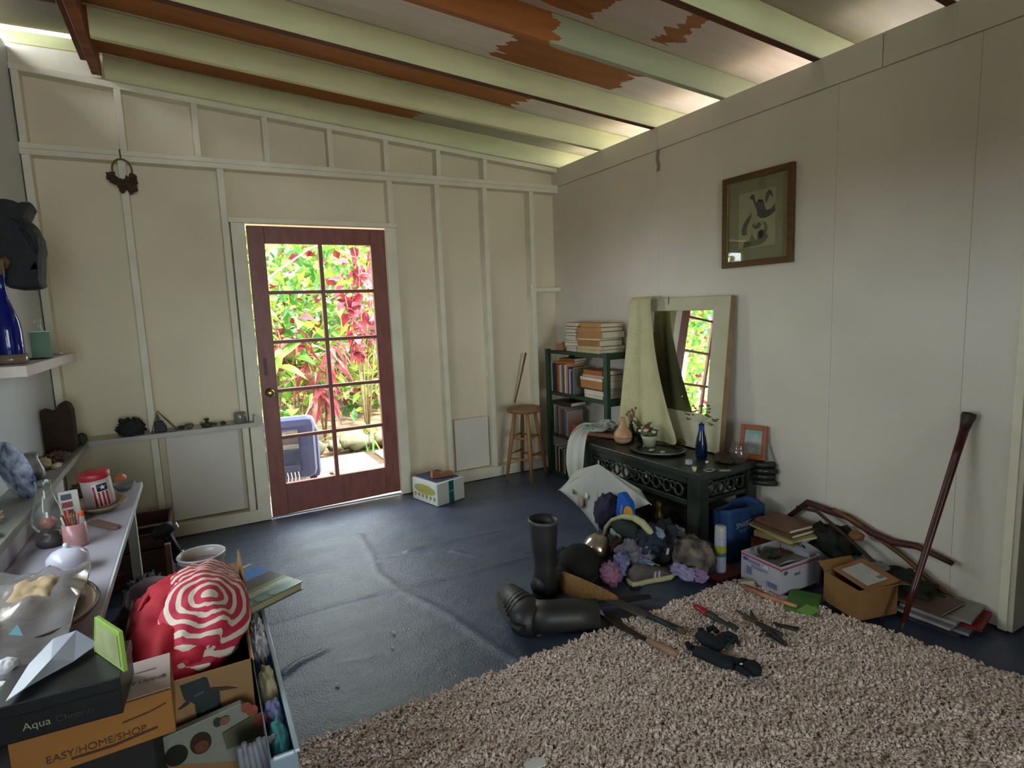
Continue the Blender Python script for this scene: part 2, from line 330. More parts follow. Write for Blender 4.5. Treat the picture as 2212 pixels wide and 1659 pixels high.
# ceiling: rafters, panels, ridge beam
ce = thing('ceiling', 'x', 'x'); ce['kind'] = 'structure'; del ce['category']; del ce['label']
XL, XR = -3.18, .55
def sloped(q, x0, x1, y0, y1, dz0, dz1, f=zr):
    q.add([(x0, y0, f(x0)+dz0), (x1, y0, f(x1)+dz0), (x1, y1, f(x1)+dz0), (x0, y1, f(x0)+dz0), (x0, y0, f(x0)+dz1), (x1, y0, f(x1)+dz1), (x1, y1, f(x1)+dz1), (x0, y1, f(x0)+dz1)],
          [[3, 2, 1, 0], [4, 5, 6, 7], [0, 1, 5, 4], [1, 2, 6, 5], [2, 3, 7, 6], [3, 0, 4, 7]])
def paintmix(thr, paint, ymargin, x_on=None, seed=0, y0=0, patch=None):
    """boards left bare with ragged painted stretches: paint to the right of thr and along the rafters"""
    m = bpy.data.materials.new('part_painted_board'); m.use_nodes = True; nt = m.node_tree; N = nt.nodes; L = nt.links; b = N['Principled BSDF']
    b.inputs['Roughness'].default_value = .55
    tc = N.new('ShaderNodeTexCoord'); sp = N.new('ShaderNodeSeparateXYZ'); L.new(tc.outputs['Object'], sp.inputs[0])
    mp = N.new('ShaderNodeMapping'); mp.inputs['Scale'].default_value = (2, 9, 9); mp.inputs['Location'].default_value = (seed, seed, 0); L.new(tc.outputs['Object'], mp.inputs[0])
    nz = N.new('ShaderNodeTexNoise'); nz.inputs['Scale'].default_value = 2.2; nz.inputs['Detail'].default_value = 6; L.new(mp.outputs[0], nz.inputs[0])
    def mth(op, a, bb, c=None):
        n = N.new('ShaderNodeMath'); n.operation = op
        for i, v in enumerate((a, bb, c)):
            if v is None: continue
            if hasattr(v, 'is_linked'): L.new(v, n.inputs[i])
            else: n.inputs[i].default_value = v
        return n.outputs[0]
    nn = mth('SUBTRACT', nz.outputs[0], .5)
    xx = mth('MULTIPLY_ADD', nn, .3, sp.outputs[0])
    tot = None
    for lo, hi in thr:
        g = mth('MULTIPLY', mth('GREATER_THAN', xx, lo), mth('LESS_THAN', xx, hi)); tot = g if tot is None else mth('MAXIMUM', tot, g)
    yy = mth('MULTIPLY_ADD', nn, .05, mth('MULTIPLY', mth('SUBTRACT', sp.outputs[1], y0), 1.0))
    if ymargin: g = mth('GREATER_THAN', yy, -ymargin); tot = g if tot is None else mth('MAXIMUM', tot, g)
    n2 = N.new('ShaderNodeTexNoise'); n2.inputs['Scale'].default_value = 3; n2.inputs['Detail'].default_value = 4; m3 = N.new('ShaderNodeMapping'); m3.inputs['Scale'].default_value = (1, 6, 6)
    L.new(tc.outputs['Object'], m3.inputs[0]); L.new(m3.outputs[0], n2.inputs[0])
    r1 = N.new('ShaderNodeValToRGB'); r1.color_ramp.elements[0].color = lin('8a4a20'); r1.color_ramp.elements[1].color = lin('bd7638'); L.new(n2.outputs[0], r1.inputs[0])
    r2 = N.new('ShaderNodeValToRGB'); c = lin(paint); r2.color_ramp.elements[0].color = [x*.8 for x in c[:3]]+[1]; r2.color_ramp.elements[1].color = [min(1, x*1.1) for x in c[:3]]+[1]; L.new(n2.outputs[0], r2.inputs[0])
    mx = N.new('ShaderNodeMixRGB'); L.new(tot, mx.inputs[0]); L.new(r1.outputs[0], mx.inputs[1]); L.new(r2.outputs[0], mx.inputs[2]); L.new(mx.outputs[0], b.inputs['Base Color'])
    return m
bays = [([(-1.3, 9)], 'b5b3a0', .01), ([(-.78, 9)], 'e8e0d2', .025), ([(-9, -1.25), (-.42, 9)], 'f0e4dc', .03), ([(-9, -2.1), (-1.0, -.62), (-.5, 9)], 'dccabe', .05), ([(-9, 9)], 'a59c8c', .05)]
for k in range(15):
    yn = -.03-.59*k
    rm = RAFT if k != 3 else paintmix([(-1.2, 9)], 'b4b994', 0, seed=3)
    part('rafter', rm, ce, lambda q: sloped(q, XL, XR, yn, yn+.04, 0, .14), bevel=.002)
    if k > 3 or k == 2: part('bare_edge', DARKB, ce, lambda q: sloped(q, XL, XR, yn+.001, yn+.039, -.004, -.0003), bevel=0)
    th, pc, ym = bays[min(k, 4)]
    part('ceiling_board', paintmix(th, pc, ym, seed=k, y0=yn), ce, lambda q: sloped(q, XL-.08, .75, yn-.59+.002, yn, .141, .16), bevel=0)
part('ridge_beam', BROWN, ce, lambda q: bx(q, -3.245, -3.195, -8.7, .0, 2.865, 3.05))
part('blocking', DARKB, ce, lambda q: bx(q, -3.29, -3.25, -.9, -.02, 2.93, 3.05))
# the low bay left of the ridge beam, with daylight slot over the back wall
for k in range(1, 15):
    part('short_rafter', DARKB, ce, lambda q: bx(q, -3.73, -3.25, -.03-.59*k, .01-.59*k, 2.98, 3.12))
part('soffit_board', mat('4b4438', .7), ce, lambda q: bx(q, -3.75, -3.2, -8.7, .13, 3.12, 3.14), bevel=0)
part('fascia', mat('cfd09a', .5), ce, lambda q: bx(q, -3.75, -3.30, .08, .11, 3.01, 3.078), bevel=0)
part('roof_deck', mat('3a3226', .8), ce, lambda q: (bx(q, -3.8, -3.27, -8.7, .12, 3.16, 3.2), sloped(q, -3.27, .8, -8.9, .45, .2, .24)), bevel=0)
# upper gable strip above the sloping plate
part('gable_board', FRAMEP, wb, lambda q: bx(q, -3.63, -3.2, .03, .05, 2.86, 2.985))
# ---------------------------------------------------------------- rug
c00, c10, c01, c11 = Vector((-3.15, -5.2)), Vector((-.06, -5.0)), Vector((-2.98, -2.46)), Vector((-.60, -2.42))
rug = thing('shag_rug', 'thick beige shag rug covering the near half of the dark floor', 'rug', (-1.7, -3.7, 0))
q = MB()
def rp(s, t): return c00.lerp(c10, s).lerp(c01.lerp(c11, s), t)
q.grid(30, 30, lambda s, t: (*rp(s, t), .009)); build(q, 'rug_backing', mat('c9b8ac', .9), rug, w=True, solid=.016)
rs = np.random.RandomState(5)
cand = rs.rand(150000, 2)
P = np.array([[*rp(1, 1)]]) * 0
a00, a10, a01, a11 = [np.array(c) for c in (c00, c10, c01, c11)]
s_, t_ = cand[:, :1], cand[:, 1:]
XY = (a00*(1-s_)+a10*s_)*(1-t_)+(a01*(1-s_)+a11*s_)*t_
d = np.linalg.norm(XY-np.array([CAM.x, CAM.y]), axis=1)
keep = (XY[:, 1] > -3.65) & (XY[:, 0]-CAM.x > -.15-.05*(XY[:, 1]+4.3)); XY = XY[keep][:46000]
n = len(XY); ang = rs.rand(n)*2*PI; lean = .004+.014*rs.rand(n); hh = .013+.014*rs.rand(n); rr = .0048+.003*rs.rand(n)
hh *= .75+.5*np.sin(XY[:, 0]*23+np.sin(XY[:, 1]*31)*2)*.5+.15
dx, dy = np.cos(ang), np.sin(ang)
K = 4; rings = [(0, 0, 1.0), (.35, .6, 1.15), (1.0, 1.0, .9), (1.5, .86, .3)]
V = np.zeros((n, len(rings), K, 3)); 
for i, (l, h, r) in enumerate(rings):
    for j in range(K):
        an = 2*PI*j/K
        V[:, i, j, 0] = XY[:, 0]+dx*lean*l+np.cos(an)*rr*r; V[:, i, j, 1] = XY[:, 1]+dy*lean*l+np.sin(an)*rr*r; V[:, i, j, 2] = .014+hh*h+(.003*np.sin(an) if i == 3 else 0)
F = []
for i in range(len(rings)-1):
    for j in range(K): F.append([i*K+j, i*K+(j+1) % K, (i+1)*K+(j+1) % K, (i+1)*K+j])
F.append([12, 13, 14, 15]); F = np.array(F); nF = len(F)
VV = V.reshape(-1, 3)-np.array([-1.7, -3.7, 0]); FF = (F[None]+(np.arange(n)*len(rings)*K)[:, None, None]).reshape(-1)
me = bpy.data.meshes.new('rug_pile'); me.vertices.add(len(VV)); me.vertices.foreach_set('co', VV.astype(np.float32).ravel())
me.loops.add(len(FF)); me.loops.foreach_set('vertex_index', FF.astype(np.int32)); npoly = n*nF
me.polygons.add(npoly); me.polygons.foreach_set('loop_start', np.arange(npoly, dtype=np.int32)*4); me.polygons.foreach_set('loop_total', np.full(npoly, 4, np.int32))
me.update(calc_edges=True); me.materials.append(mat('f2ded4', .9, c2='d8c4b8', scale=40))
me.polygons.foreach_set('use_smooth', [True]*npoly)
o = bpy.data.objects.new('rug_pile', me); COL.objects.link(o); o.parent = rug; o['kind'] = 'stuff'
RUGZ = .03
# ---------------------------------------------------------------- generic makers
def book(label, loc, dims, rz, cover, pages='d9cfb8', rot=None, group=None, name='book', cat='book', detail=True):
    """dims: length along the spine, width, thickness; lies flat, spine at -width side"""
    L_, w_, t_ = dims; o = thing(name, label, cat, loc, rz, group, rot=rot)
    c = mat(cover, .5, var=.1, scale=12); b = min(.003, t_*.12)
    q = MB(); q.box((0, 0, b/2), (w_, L_, b)); q.box((0, 0, t_-b/2), (w_, L_, b)); q.box((-w_/2+b/2, 0, t_/2), (b, L_, t_-2*b))
    build(q, 'cover', c, o)
    q = MB(); q.box((.001, 0, t_/2), (w_-.006, L_-.008, t_-2*b)); build(q, 'pages', mat(pages, .8, var=.12, scale=3, stretch=(1, 1, 300)), o)
    return o
def jar_glass(name, label, cat, loc, prof, g=None, n=20, extra=None):
    o = thing(name, label, cat, loc); q = MB(); q.lathe(prof, n, cap=False)
    q.f.append(list(range(n))[::-1]); q.mi.append(0); build(q, 'glass_body', g or glass(), o, smooth=True, solid=.003); return o
def loft(name, rows, m, solid=.004, parent=None, w=False, sub=2, smooth=True):
    q = MB(); k = len(rows[0]); q.add([p for r in rows for p in r], [[i*k+j, i*k+j+1, (i+1)*k+j+1, (i+1)*k+j] for i in range(len(rows)-1) for j in range(k-1)])
    return build(q, name, m, parent, smooth=smooth, sub=sub, solid=solid, w=w)
def crumple(name, label, cat, c, r, col, seed, col2=None, amp=.32, fr=2.6, flat=None, group=None, rough=.85):
    c = Vector(c); r = r if isinstance(r, tuple) else (r, r, r); c.z = max(c.z, r[2]*.92)
    q = MB(); q.blob((0, 0, 0), r, 40, 26, amp, fr, seed, flat=flat)
    o = one(name, q, mat(col, rough, c2=col2, scale=14 if col2 else 6, var=.15, bump=.2, bscale=25), label, cat, group, smooth=True); return place(o, c)
# ---------------------------------------------------------------- bookcase and its books
BX0, BX1, BY0, BY1 = -.27, -.03, -.19, -.98
bc = thing('bookcase', 'small open green metal bookcase packed with books in the corner', 'bookcase', (-.15, -.585, 0))
GM = mat('1f3a24', .5, var=.15, scale=9)
for x in (BX0, BX1):
    for y in (BY0, BY1): part('post', GM, bc, lambda q: bx(q, x-.018, x+.018, y-.02, y+.02, 0, 1.07), w=True)
SHZ = [1.06, .715, .36, .03]
for z in SHZ: part('shelf', GM, bc, lambda q: bx(q, BX0+.0, BX1, BY1+.02, BY0-.02, z-.028, z), w=True)
for z in SHZ[:3]:
    part('side_rail', GM, bc, lambda q: bx(q, BX0+.018, BX1-.018, BY1-.012, BY1+.012, z-.04, z+.002), w=True)
def upright(y, specs, z, who, x=-.26):
    for i, (t, h, c, nm) in enumerate(specs):
        o = thing('book', f'{nm} upright book {who}', 'book', (x+.075, y-t/2, z+.001), group='upright books '+who); 
        cm = mat(c, .55, var=.1, scale=15); q = MB(); q.box((0, 0, h/2), (.15, t*.94, h)); q2 = MB(); q2.box((.002, 0, h/2+.003), (.142, t*.7, h-.002))
        build(q, 'cover', cm, o, bevel=.002); build(q2, 'pages', mat('d5c8ae', .8), o); y -= t
    return y
A = 'on the bookcase\'s second shelf'
upright(-.215, [(.018, .25, 'b9b299', 'thin cream'), (.03, .235, '2b2a38', 'navy-black'), (.03, .24, '23202c', 'wide near-black'), (.022, .235, '7e2430', 'crimson'), (.028, .225, 'b07a3c', 'ochre'), (.024, .23, 'cfc09a', 'tall ivory'), (.026, .23, '6d6f7c', 'slate grey'),
               (.02, .225, '4c4f66', 'dusty blue'), (.022, .235, 'dccfa5', 'pale yellow'), (.025, .24, 'b8915a', 'tan'), (.018, .22, '7c2c4c', 'plum'), (.022, .2, 'a3b0bd', 'light blue'), (.028, .19, '26356e', 'royal blue'), (.022, .215, '6d6a58', 'olive')], .715, A)
book('thin tan book lying across the upright books on the second shelf', (-.19, -.4, .957), (.2, .14, .018), .3, '9c5a24')
book('brown paperback lying atop the tan book on the second shelf', (-.18, -.42, .976), (.18, .13, .025), .15, '7d4a22')
def stack(x, y, z, items, who, rzs=.08, rz0=0):
    rr_ = random.Random(int(abs(x*100+y*31)*10)); k = 0
    for (L_, w_, t_, c, nm) in items:
        book(f'{nm} {who}', (x+rr_.uniform(-.008, .008), y+rr_.uniform(-.008, .008), z+.0005), (L_, w_, t_), rz0+rr_.uniform(-rzs, rzs), c, group='flat books '+who); z += t_+.001
    return z
stack(-.165, -.79, .716, [(.24, .18, .024, 'c9c0ae', 'grey-white flat book lowest'), (.24, .18, .036, 'd8c9b8', 'thick cream flat book second'), (.28, .19, .014, '3d2a1c', 'thin dark flat book'), (.28, .2, .06, 'a7723e', 'thick tan flat volume'),
      (.29, .2, .022, 'd6c6b2', 'pale flat book'), (.28, .19, .016, 'b9a184', 'thin beige flat book'), (.24, .18, .035, 'a05a30', 'orange-brown flat book topmost')], 'of the right-hand stack on the second shelf', .05)
stack(-.17, -.50, 1.061, [(.19, .15, .022, 'c9c6c0', 'grey-white book lowest'), (.2, .16, .02, '8b8580', 'thin grey book second'), (.2, .16, .024, 'cdbfc2', 'pinkish-white book third'), (.2, .15, .018, '7c3a3c', 'dull red book'), (.19, .15, .035, 'd9cfc4', 'thick white-edged book'),
      (.18, .14, .024, '6f6258', 'dark taupe book'), (.18, .14, .026, 'b3a294', 'buff book'), (.18, .14, .02, '5d4a3c', 'brown book'), (.19, .145, .03, '84705e', 'topmost taupe book')], 'of the left stack on top of the bookcase', .22, PI)
stack(-.15, -.75, 1.061, [(.3, .22, .024, 'b6a276', 'olive-cream volume lowest'), (.3, .22, .024, 'b9a47a', 'khaki volume second'), (.29, .21, .045, '96693c', 'brown volume third'), (.28, .21, .012, 'cbb48a', 'thin pale volume'), (.3, .22, .05, 'a27442', 'thick tan volume'),
      (.29, .21, .03, 'a67c46', 'caramel volume'), (.27, .2, .03, 'b08446', 'topmost golden-brown volume')], 'of the right stack on top of the bookcase', .06)
q = MB(); q.box((0, 0, .03), (.1, .075, .06)); o = thing('small_box', 'small tan box at the left end of the bookcase top', 'box', (-.19, -.31, 1.061)); build(q, 'carton', mat('a87b52', .6), o, bevel=.002)
q = MB(); q.box((0, 0, .063), (.102, .077, .006)); build(q, 'lid', mat('c9b091', .6), o)
A = 'on the bookcase\'s third shelf'
upright(-.215, [(.024, .24, '3c2c26', 'dark brown'), (.016, .245, 'a8a592', 'thin pale grey'), (.03, .235, '6c6d62', 'grey-green'), (.024, .23, '4a4f48', 'dull green'), (.024, .225, '8c8478', 'stone'), (.03, .225, '8f4c44', 'brick red'),
               (.028, .22, '3c4c52', 'blue-grey'), (.034, .215, '4d6a70', 'teal'), (.024, .205, 'a88a7c', 'dusty pink')], .36, A)
book('dark flat book lying over the upright books on the third shelf', (-.18, -.34, .607), (.26, .16, .03), .1, '33261c')
q = MB(); q.box((0, 0, .06), (.14, .2, .12), t=.85); o = one('orange_box', q, mat('a03a22', .55), 'orange-red box at the right of the bookcase\'s third shelf', 'box', bevel=.004); place(o, (-.2, -.6, .361), .12)
upright(-.215, [(.03, .22, '26301e', 'dark green'), (.014, .23, 'b8b39e', 'thin whitish'), (.036, .215, '4a2f22', 'chestnut'), (.012, .21, 'cfc6b0', 'slim ivory'), (.04, .2, '1f2420', 'black'), (.03, .22, '5c4a3c', 'coffee'), (.016, .21, 'b4a07c', 'buff'), (.05, .21, '2a2622', 'charcoal'), (.04, .2, '5b2f36', 'maroon'), (.05, .21, '3b3c40', 'graphite')], .031, 'on the bookcase\'s bottom shelf')
book('dark red book lying flat at the bottom right of the bookcase', (-.2, -.86, .031), (.22, .16, .03), .1, '5a2330')
book('pink-edged magazine on the red book at the bookcase bottom', (-.2, -.85, .062), (.22, .16, .02), -.1, '6b3340', 'c9a5a0')
# ---------------------------------------------------------------- stool and stick
st = thing('bar_stool', 'tall turned wooden stool with round seat beside the bookcase', 'stool', (-.52, -.2, 0), .5)
WD = wood('8a5f38', 'b3834f', .45, (8, 8, 1))
q = MB(); q.lathe([(.13, .565), (.147, .57), (.152, .585), (.147, .6), (.13, .604), (0.001, .600)], 28); build(q, 'seat', wood('7a5433', '9c7048', .45, (1, 8, 8)), st, smooth=True, bevel=.002)
fe = []
for k in range(4):
    a = PI/4+k*PI/2; t = Vector((math.cos(a)*.085, math.sin(a)*.085, .57)); f = Vector((math.cos(a)*.175, math.sin(a)*.175, 0)); fe.append((t, f))
    q = MB(); q.tube([t, t.lerp(f, .3), t.lerp(f, .6), f], [.013, .0175, .0165, .012], 10); build(q, 'leg', WD, st, smooth=True)
for k in range(4):
    for h in ((.62, .36), (.38, .68))[k % 2]:
        a = fe[k][0].lerp(fe[k][1], h); b = fe[(k+1) % 4][0].lerp(fe[(k+1) % 4][1], h); q = MB(); q.tube([a, a.lerp(b, .5), b], [.006, .010, .006], 8); build(q, 'rung', WD, st, smooth=True)
a = U(1112, 870, 'z', .606); b = U(1136, 762, 'y', -.02); q = MB(); q.tube([a, a.lerp(b, .5)+Vector((.004, 0, .002)), b], [.006, .007, .009], 8)
one('walking_cane', q, wood('5b3c26', '7c5636', .5, (8, 8, 1)), 'thin brown cane standing on the stool seat against the wall', 'stick', smooth=True)
# ---------------------------------------------------------------- white carton by the door
cb = thing('carton', 'white printed carton with yellow-green oval emblem beside the red door', 'box', (-1.335, -.255, 0), -.07)
# carton axes: printed end faces the room's left
ax = Vector((-1.42, -.45, 0)); bxx = Vector((-1.5, -.14, 0)); cxx = Vector((-1.17, -.37, 0))
ex = (cxx-ax); ey = (bxx-ax); Hc = .165
q = MB(); q.prism([(0, 0), (1, 0), (1, 1), (0, 1)], Hc, ax, ex, ey); build(q, 'carton_body', mat('c9c8bf', .6, var=.04), cb, w=True, bevel=.003)
def on_face(o, e1, e2, nrm, pts, m, name, parent, off=.0008, th=.0012):
    nrm = Vector(nrm).normalized(); q = MB(); q.add([o+e1*p[0]+e2*p[1]+nrm*off for p in pts], [list(range(len(pts)))]); build(q, name, m, parent, w=True, solid=th)
e1 = ax-bxx; e2 = Vector((0, 0, Hc)); nr = Vector((-1, -.25, 0))
EL = lambda cx, cy, rx, ry, rot=0, n=24: [(cx+rx*math.cos(t)*math.cos(rot)-ry*math.sin(t)*math.sin(rot), cy+rx*math.cos(t)*math.sin(rot)+ry*math.sin(t)*math.cos(rot)) for t in [2*PI*k/n for k in range(n)]]
on_face(bxx, e1, e2, nr, EL(.5, .60, .42, .23), mat('a89a3c', .5), 'emblem_oval', cb, .0008)
on_face(bxx, e1, e2, nr, EL(.5, .64, .39, .17), mat('8f9c5e', .5), 'emblem_inner', cb, .0022)
on_face(bxx, e1, e2, nr, EL(.55, .68, .24, .05), mat('c08a3c', .5), 'emblem_bar', cb, .0036)
for k in range(6): on_face(bxx, e1, e2, nr, [(.07+.152*k, .33), (.1+.152*k, .36), (.13+.152*k, .36), (.16+.152*k, .33), (.15+.152*k, .24), (.115+.152*k, .17), (.08+.152*k, .24)], mat('8a8a52', .5), 'emblem_drop', cb)
on_face(ax, ex, e2, Vector((.2, -1, 0)), [(.42, 0), (.6, 0), (.6, 1), (.42, 1)], mat('1f5f5c', .35), 'teal_tape', cb)
on_face(ax, ex, e2, Vector((.2, -1, 0)), [(.42, .5), (.6, .53), (.6, .57), (.42, .54)], mat('7fb0b0', .35), 'tape_mark', cb, .0022)
book('dark blue magazine lying on the white carton', tuple((ax+cxx)/2+ey*.55+Vector((0, 0, Hc+.001))), (.28, .21, .006), .25, '3c3a5a', '9a98b8', name='magazine', cat='magazine')
q = MB(); q.prism([(-.08, 0), (.08, 0), (.085, .03), (-.02, .034), (-.075, .055)], .06, (0, 0, 0), (1, 0, 0), (0, 0, 1), (0, 1, 0)); o = one('wood_offcut', q, mat('7c5236', .6, c2='a9764a'), 'small brown wooden block lying on the white carton', 'block', bevel=.003); place(o, ((ax+cxx)/2+ey*.3+Vector((.0, 0, Hc+.008))), -.1)
# ---------------------------------------------------------------- carved table
TZ = .49
tb = thing('coffee_table', 'low blackish carved wooden table with pierced aprons along the right wall', 'table', (-.31, -1.595, 0), math.radians(2))
BK = mat('1d211c', .32, c2='2e322a', scale=9, bump=.25, bscale=40, spec=.5)
part('tabletop', BK, tb, lambda q: (bx(q, -.25, .25, -.51, .51, .455, TZ-.004), bx(q, -.265, -.235, -.53, .53, .45, TZ), bx(q, .235, .265, -.53, .53, .45, TZ), bx(q, -.235, .235, -.53, -.495, .45, TZ), bx(q, -.235, .235, .495, .53, .45, TZ)), bevel=.004)
for x in (-.205, .205):
    for y in (-.465, .465): part('leg', BK, tb, lambda q: (bx(q, x-.042, x+.042, y-.042, y+.042, 0, .45), bx(q, x-.047, x+.047, y-.047, y+.047, 0, .02)), bevel=.006)
for s in (-1, 1):
    part('apron_rail', BK, tb, lambda q: bx(q, s*.235-.012, s*.235+.012, -.42, .42, .285, .315)); part('apron_rail', BK, tb, lambda q: bx(q, s*.235-.012, s*.235+.012, -.42, .42, .41, .45))
    part('apron_rail', BK, tb, lambda q: bx(q, -.16, .16, s*.485-.012, s*.485+.012, .30, .325)); part('apron_rail', BK, tb, lambda q: bx(q, -.16, .16, s*.485-.012, s*.485+.012, .425, .45))
    def fret(q, c, ex_, n, sp):
        for i in range(n):
            t = (i-(n-1)/2)*sp
            for k, (dr, dz, r) in enumerate(((0, .0, .030), (sp*.5, .015, .018))):
                pts = [Vector(c)+Vector(ex_)*(t+dr+r*math.cos(a))+Vector((0, 0, dz+r*1.15*math.sin(a))) for a in [2*PI*j/12 for j in range(13)]]
                q.tube(pts, .0085, 6)
    q = MB(); fret(q, (s*.235, 0, .362), (0, 1, 0), 9, .088); build(q, 'fretwork', BK, tb, smooth=True)
    q = MB(); fret(q, (0, s*.485, .372), (1, 0, 0), 4, .078); build(q, 'fretwork', BK, tb, smooth=True)
for k, z in enumerate((.47, .435, .40, .365)):
    q = MB(); q.tube([(.19, -.52, z), (.21, -.57, z), (.262, -.60-.012*(k % 2), z), (.28, -.57, z)], [.012, .018, .020, .010], 10); build(q, 'carved_corbel', BK, tb, smooth=True)
def on_table(u, v): return U(u, v, 'z', TZ)
# mirror in a cream window sash, lace
MT = (-.035, -1.515, 1.445); mr = thing('sash_mirror', 'tall mirror in a chipped cream sash frame leaning on the wall behind the table', 'mirror', (-.135, -1.515, TZ+.002), rot=(0, math.radians(5.6), 0))
# local: x toward wall normal thickness, y along wall, z up the sash
CM = mat('bdb697', .5, c2='cbc6aa', scale=5, bump=.1)
Hm = .955
part('stile', CM, mr, lambda q: bx(q, -.02, .02, -.39, -.265, 0, Hm)); part('stile', CM, mr, lambda q: bx(q, -.02, .02, .275, .39, 0, Hm))
part('top_rail', CM, mr, lambda q: bx(q, -.02, .02, -.265, .275, Hm-.085, Hm)); part('bottom_rail', CM, mr, lambda q: bx(q, -.02, .02, -.265, .275, 0, .22))
part('edge_strip', mat('8c6f50', .6, c2='a58862', scale=14), mr, lambda q: bx(q, -.021, .021, -.3925, -.3902, 0, Hm), bevel=0)
q = MB(); q.box((-.006, .005, .545), (.004, .54, .65)); build(q, 'mirror_glass', mat('eef2ee', .015, metal=1, var=0), mr)
q = MB(); q.tube([(-.024, .12, Hm-.04), (-.024, .122, Hm-.005), (-.022, .12, Hm+.01)], .002, 6); build(q, 'hook', mat('2a2622', .5), mr)
rows = []
for i in range(9):
    t = i/8; z = 1.445-t*.94; x0 = -.115-.10*t-(.02 if i == 0 else 0); row = []
    yl = -1.075-.005*math.sin(3*t); yr = -1.30-.37*t**1.5
    if i == 0: z += .012
    for j in range(12):
        s = j/11; row.append((x0-.022*math.sin(s*13+t*2)*(.5+t)-.01, yl+(yr-yl)*s, z+.015*math.sin(s*7)*t))
    rows.append(row)
for row in (rows[0],): rows = [[(min(p[0]+.07, -.03), p[1], p[2]+.004) for p in row]]+rows
LACE = mat('c5bf93', .85, kind='lace', var=.1)
lo = loft('lace_curtain', rows, LACE, .0015); tag(lo, 'cream lace curtain draped over the left half of the sash mirror', 'lace curtain')
# table things
o = on_table(1345, 958)
vs = thing('gourd_vase', 'pale terracotta onion-shaped vase with narrow neck on the black table', 'vase', tuple(o+Vector((.02, .02, 0))))
q = MB(); q.lathe([(.001, 0), (.04, 0), (.056, .015), (.062, .04), (.058, .068), (.042, .092), (.026, .11), (.017, .13), (.014, .155), (.018, .172), (.013, .172), (.009, .15), (.011, .11)], 26, cap=False); build(q, 'vase_body', mat('b28763', .35, c2='c29a78', scale=9, bump=.1, bscale=30), vs, smooth=True)
q = MB(); q.lathe([(.064, .036), (.066, .04), (.064, .044)], 26, cap=False); build(q, 'glaze_ring', mat('94694a', .4), vs, smooth=True)
o = on_table(1390, 950)
pl = thing('potted_succulent', 'small glass pot of dark green succulent right of the terracotta vase', 'plant', tuple(o))
q = MB(); q.lathe([(.001, 0), (.038, 0), (.045, .06), (.047, .075)], 20, cap=False); build(q, 'pot', mat('39443a', .15, kind='film', alpha=.6), pl, smooth=True)
q = MB()
for k in range(26):
    a = k*2.4; l = .035+.03*R_.random(); e = .5+.5*R_.random(); p = Vector((math.cos(a)*.012, math.sin(a)*.012, .07)); d_ = Vector((math.cos(a)*l, math.sin(a)*l, l*e*1.6)); q.tube([p, p+d_*.5, p+d_], [.006, .007, .001], 5)
build(q, 'leaves', mat('3b4a26', .5, c2='67733a', scale=30), pl, smooth=True)
o = on_table(1372, 932)
dr = thing('dried_posy', 'spray of dry reddish seed heads between the bookcase and the lace', 'dried flowers', tuple(Vector((-.27, -1.24, TZ))))
q = MB(); q.lathe([(.001, 0), (.02, 0), (.024, .05), (.013, .09), (.016, .1)], 14, cap=False); build(q, 'bottle', mat('4a3a2e', .3), dr, smooth=True)
q = MB(); q2 = MB()
for k in range(14):
    a = k*2.1; t = Vector((math.cos(a)*.045*R_.random(), math.sin(a)*.05*R_.random(), .15+.06*R_.random())); q.tube([(0, 0, .08), t*.6+Vector((0, 0, .04)), t], .0012, 4); q2.blob(t, .009, 8, 5, .3, 3, k)
build(q, 'stems', mat('5b4030', .7), dr); build(q2, 'seed_heads', mat('7a4a38', .7, c2='a1785a', scale=40), dr, smooth=True)
o = Vector((-.33, -1.49, TZ))
fp = thing('flower_pot', 'white pot with pale flowers and a red bloom before the lace', 'potted flowers', tuple(o))
q = MB(); q.lathe([(.001, 0), (.035, 0), (.045, .05), (.056, .075), (.05, .075), (.04, .06)], 22, cap=False); build(q, 'pot', mat('a9aa90', .4), fp, smooth=True)
q = MB()
for k in range(12): a = k*2.4; q.blob((math.cos(a)*.035, math.sin(a)*.035, .085+.01*(k % 3)), (.022, .022, .014), 10, 6, .4, 4, k)
build(q, 'foliage', mat('3f4d2c', .7, c2='6b7348', scale=30), fp, smooth=True)
for k in range(6):
    a = k*1.1+.3; q = MB(); q.blob((math.cos(a)*.045-.01, math.sin(a)*.055, .105+.012*(k % 2)), (.016, .016, .01), 10, 6, .3, 4, k+9); build(q, 'white_bloom', mat('c9c6b2', .6), fp, smooth=True)
q = MB(); q.blob((-.02, .005, .122), (.024, .022, .024), 12, 8, .3, 4, 3); build(q, 'red_bloom', mat('7b4038', .6), fp, smooth=True)
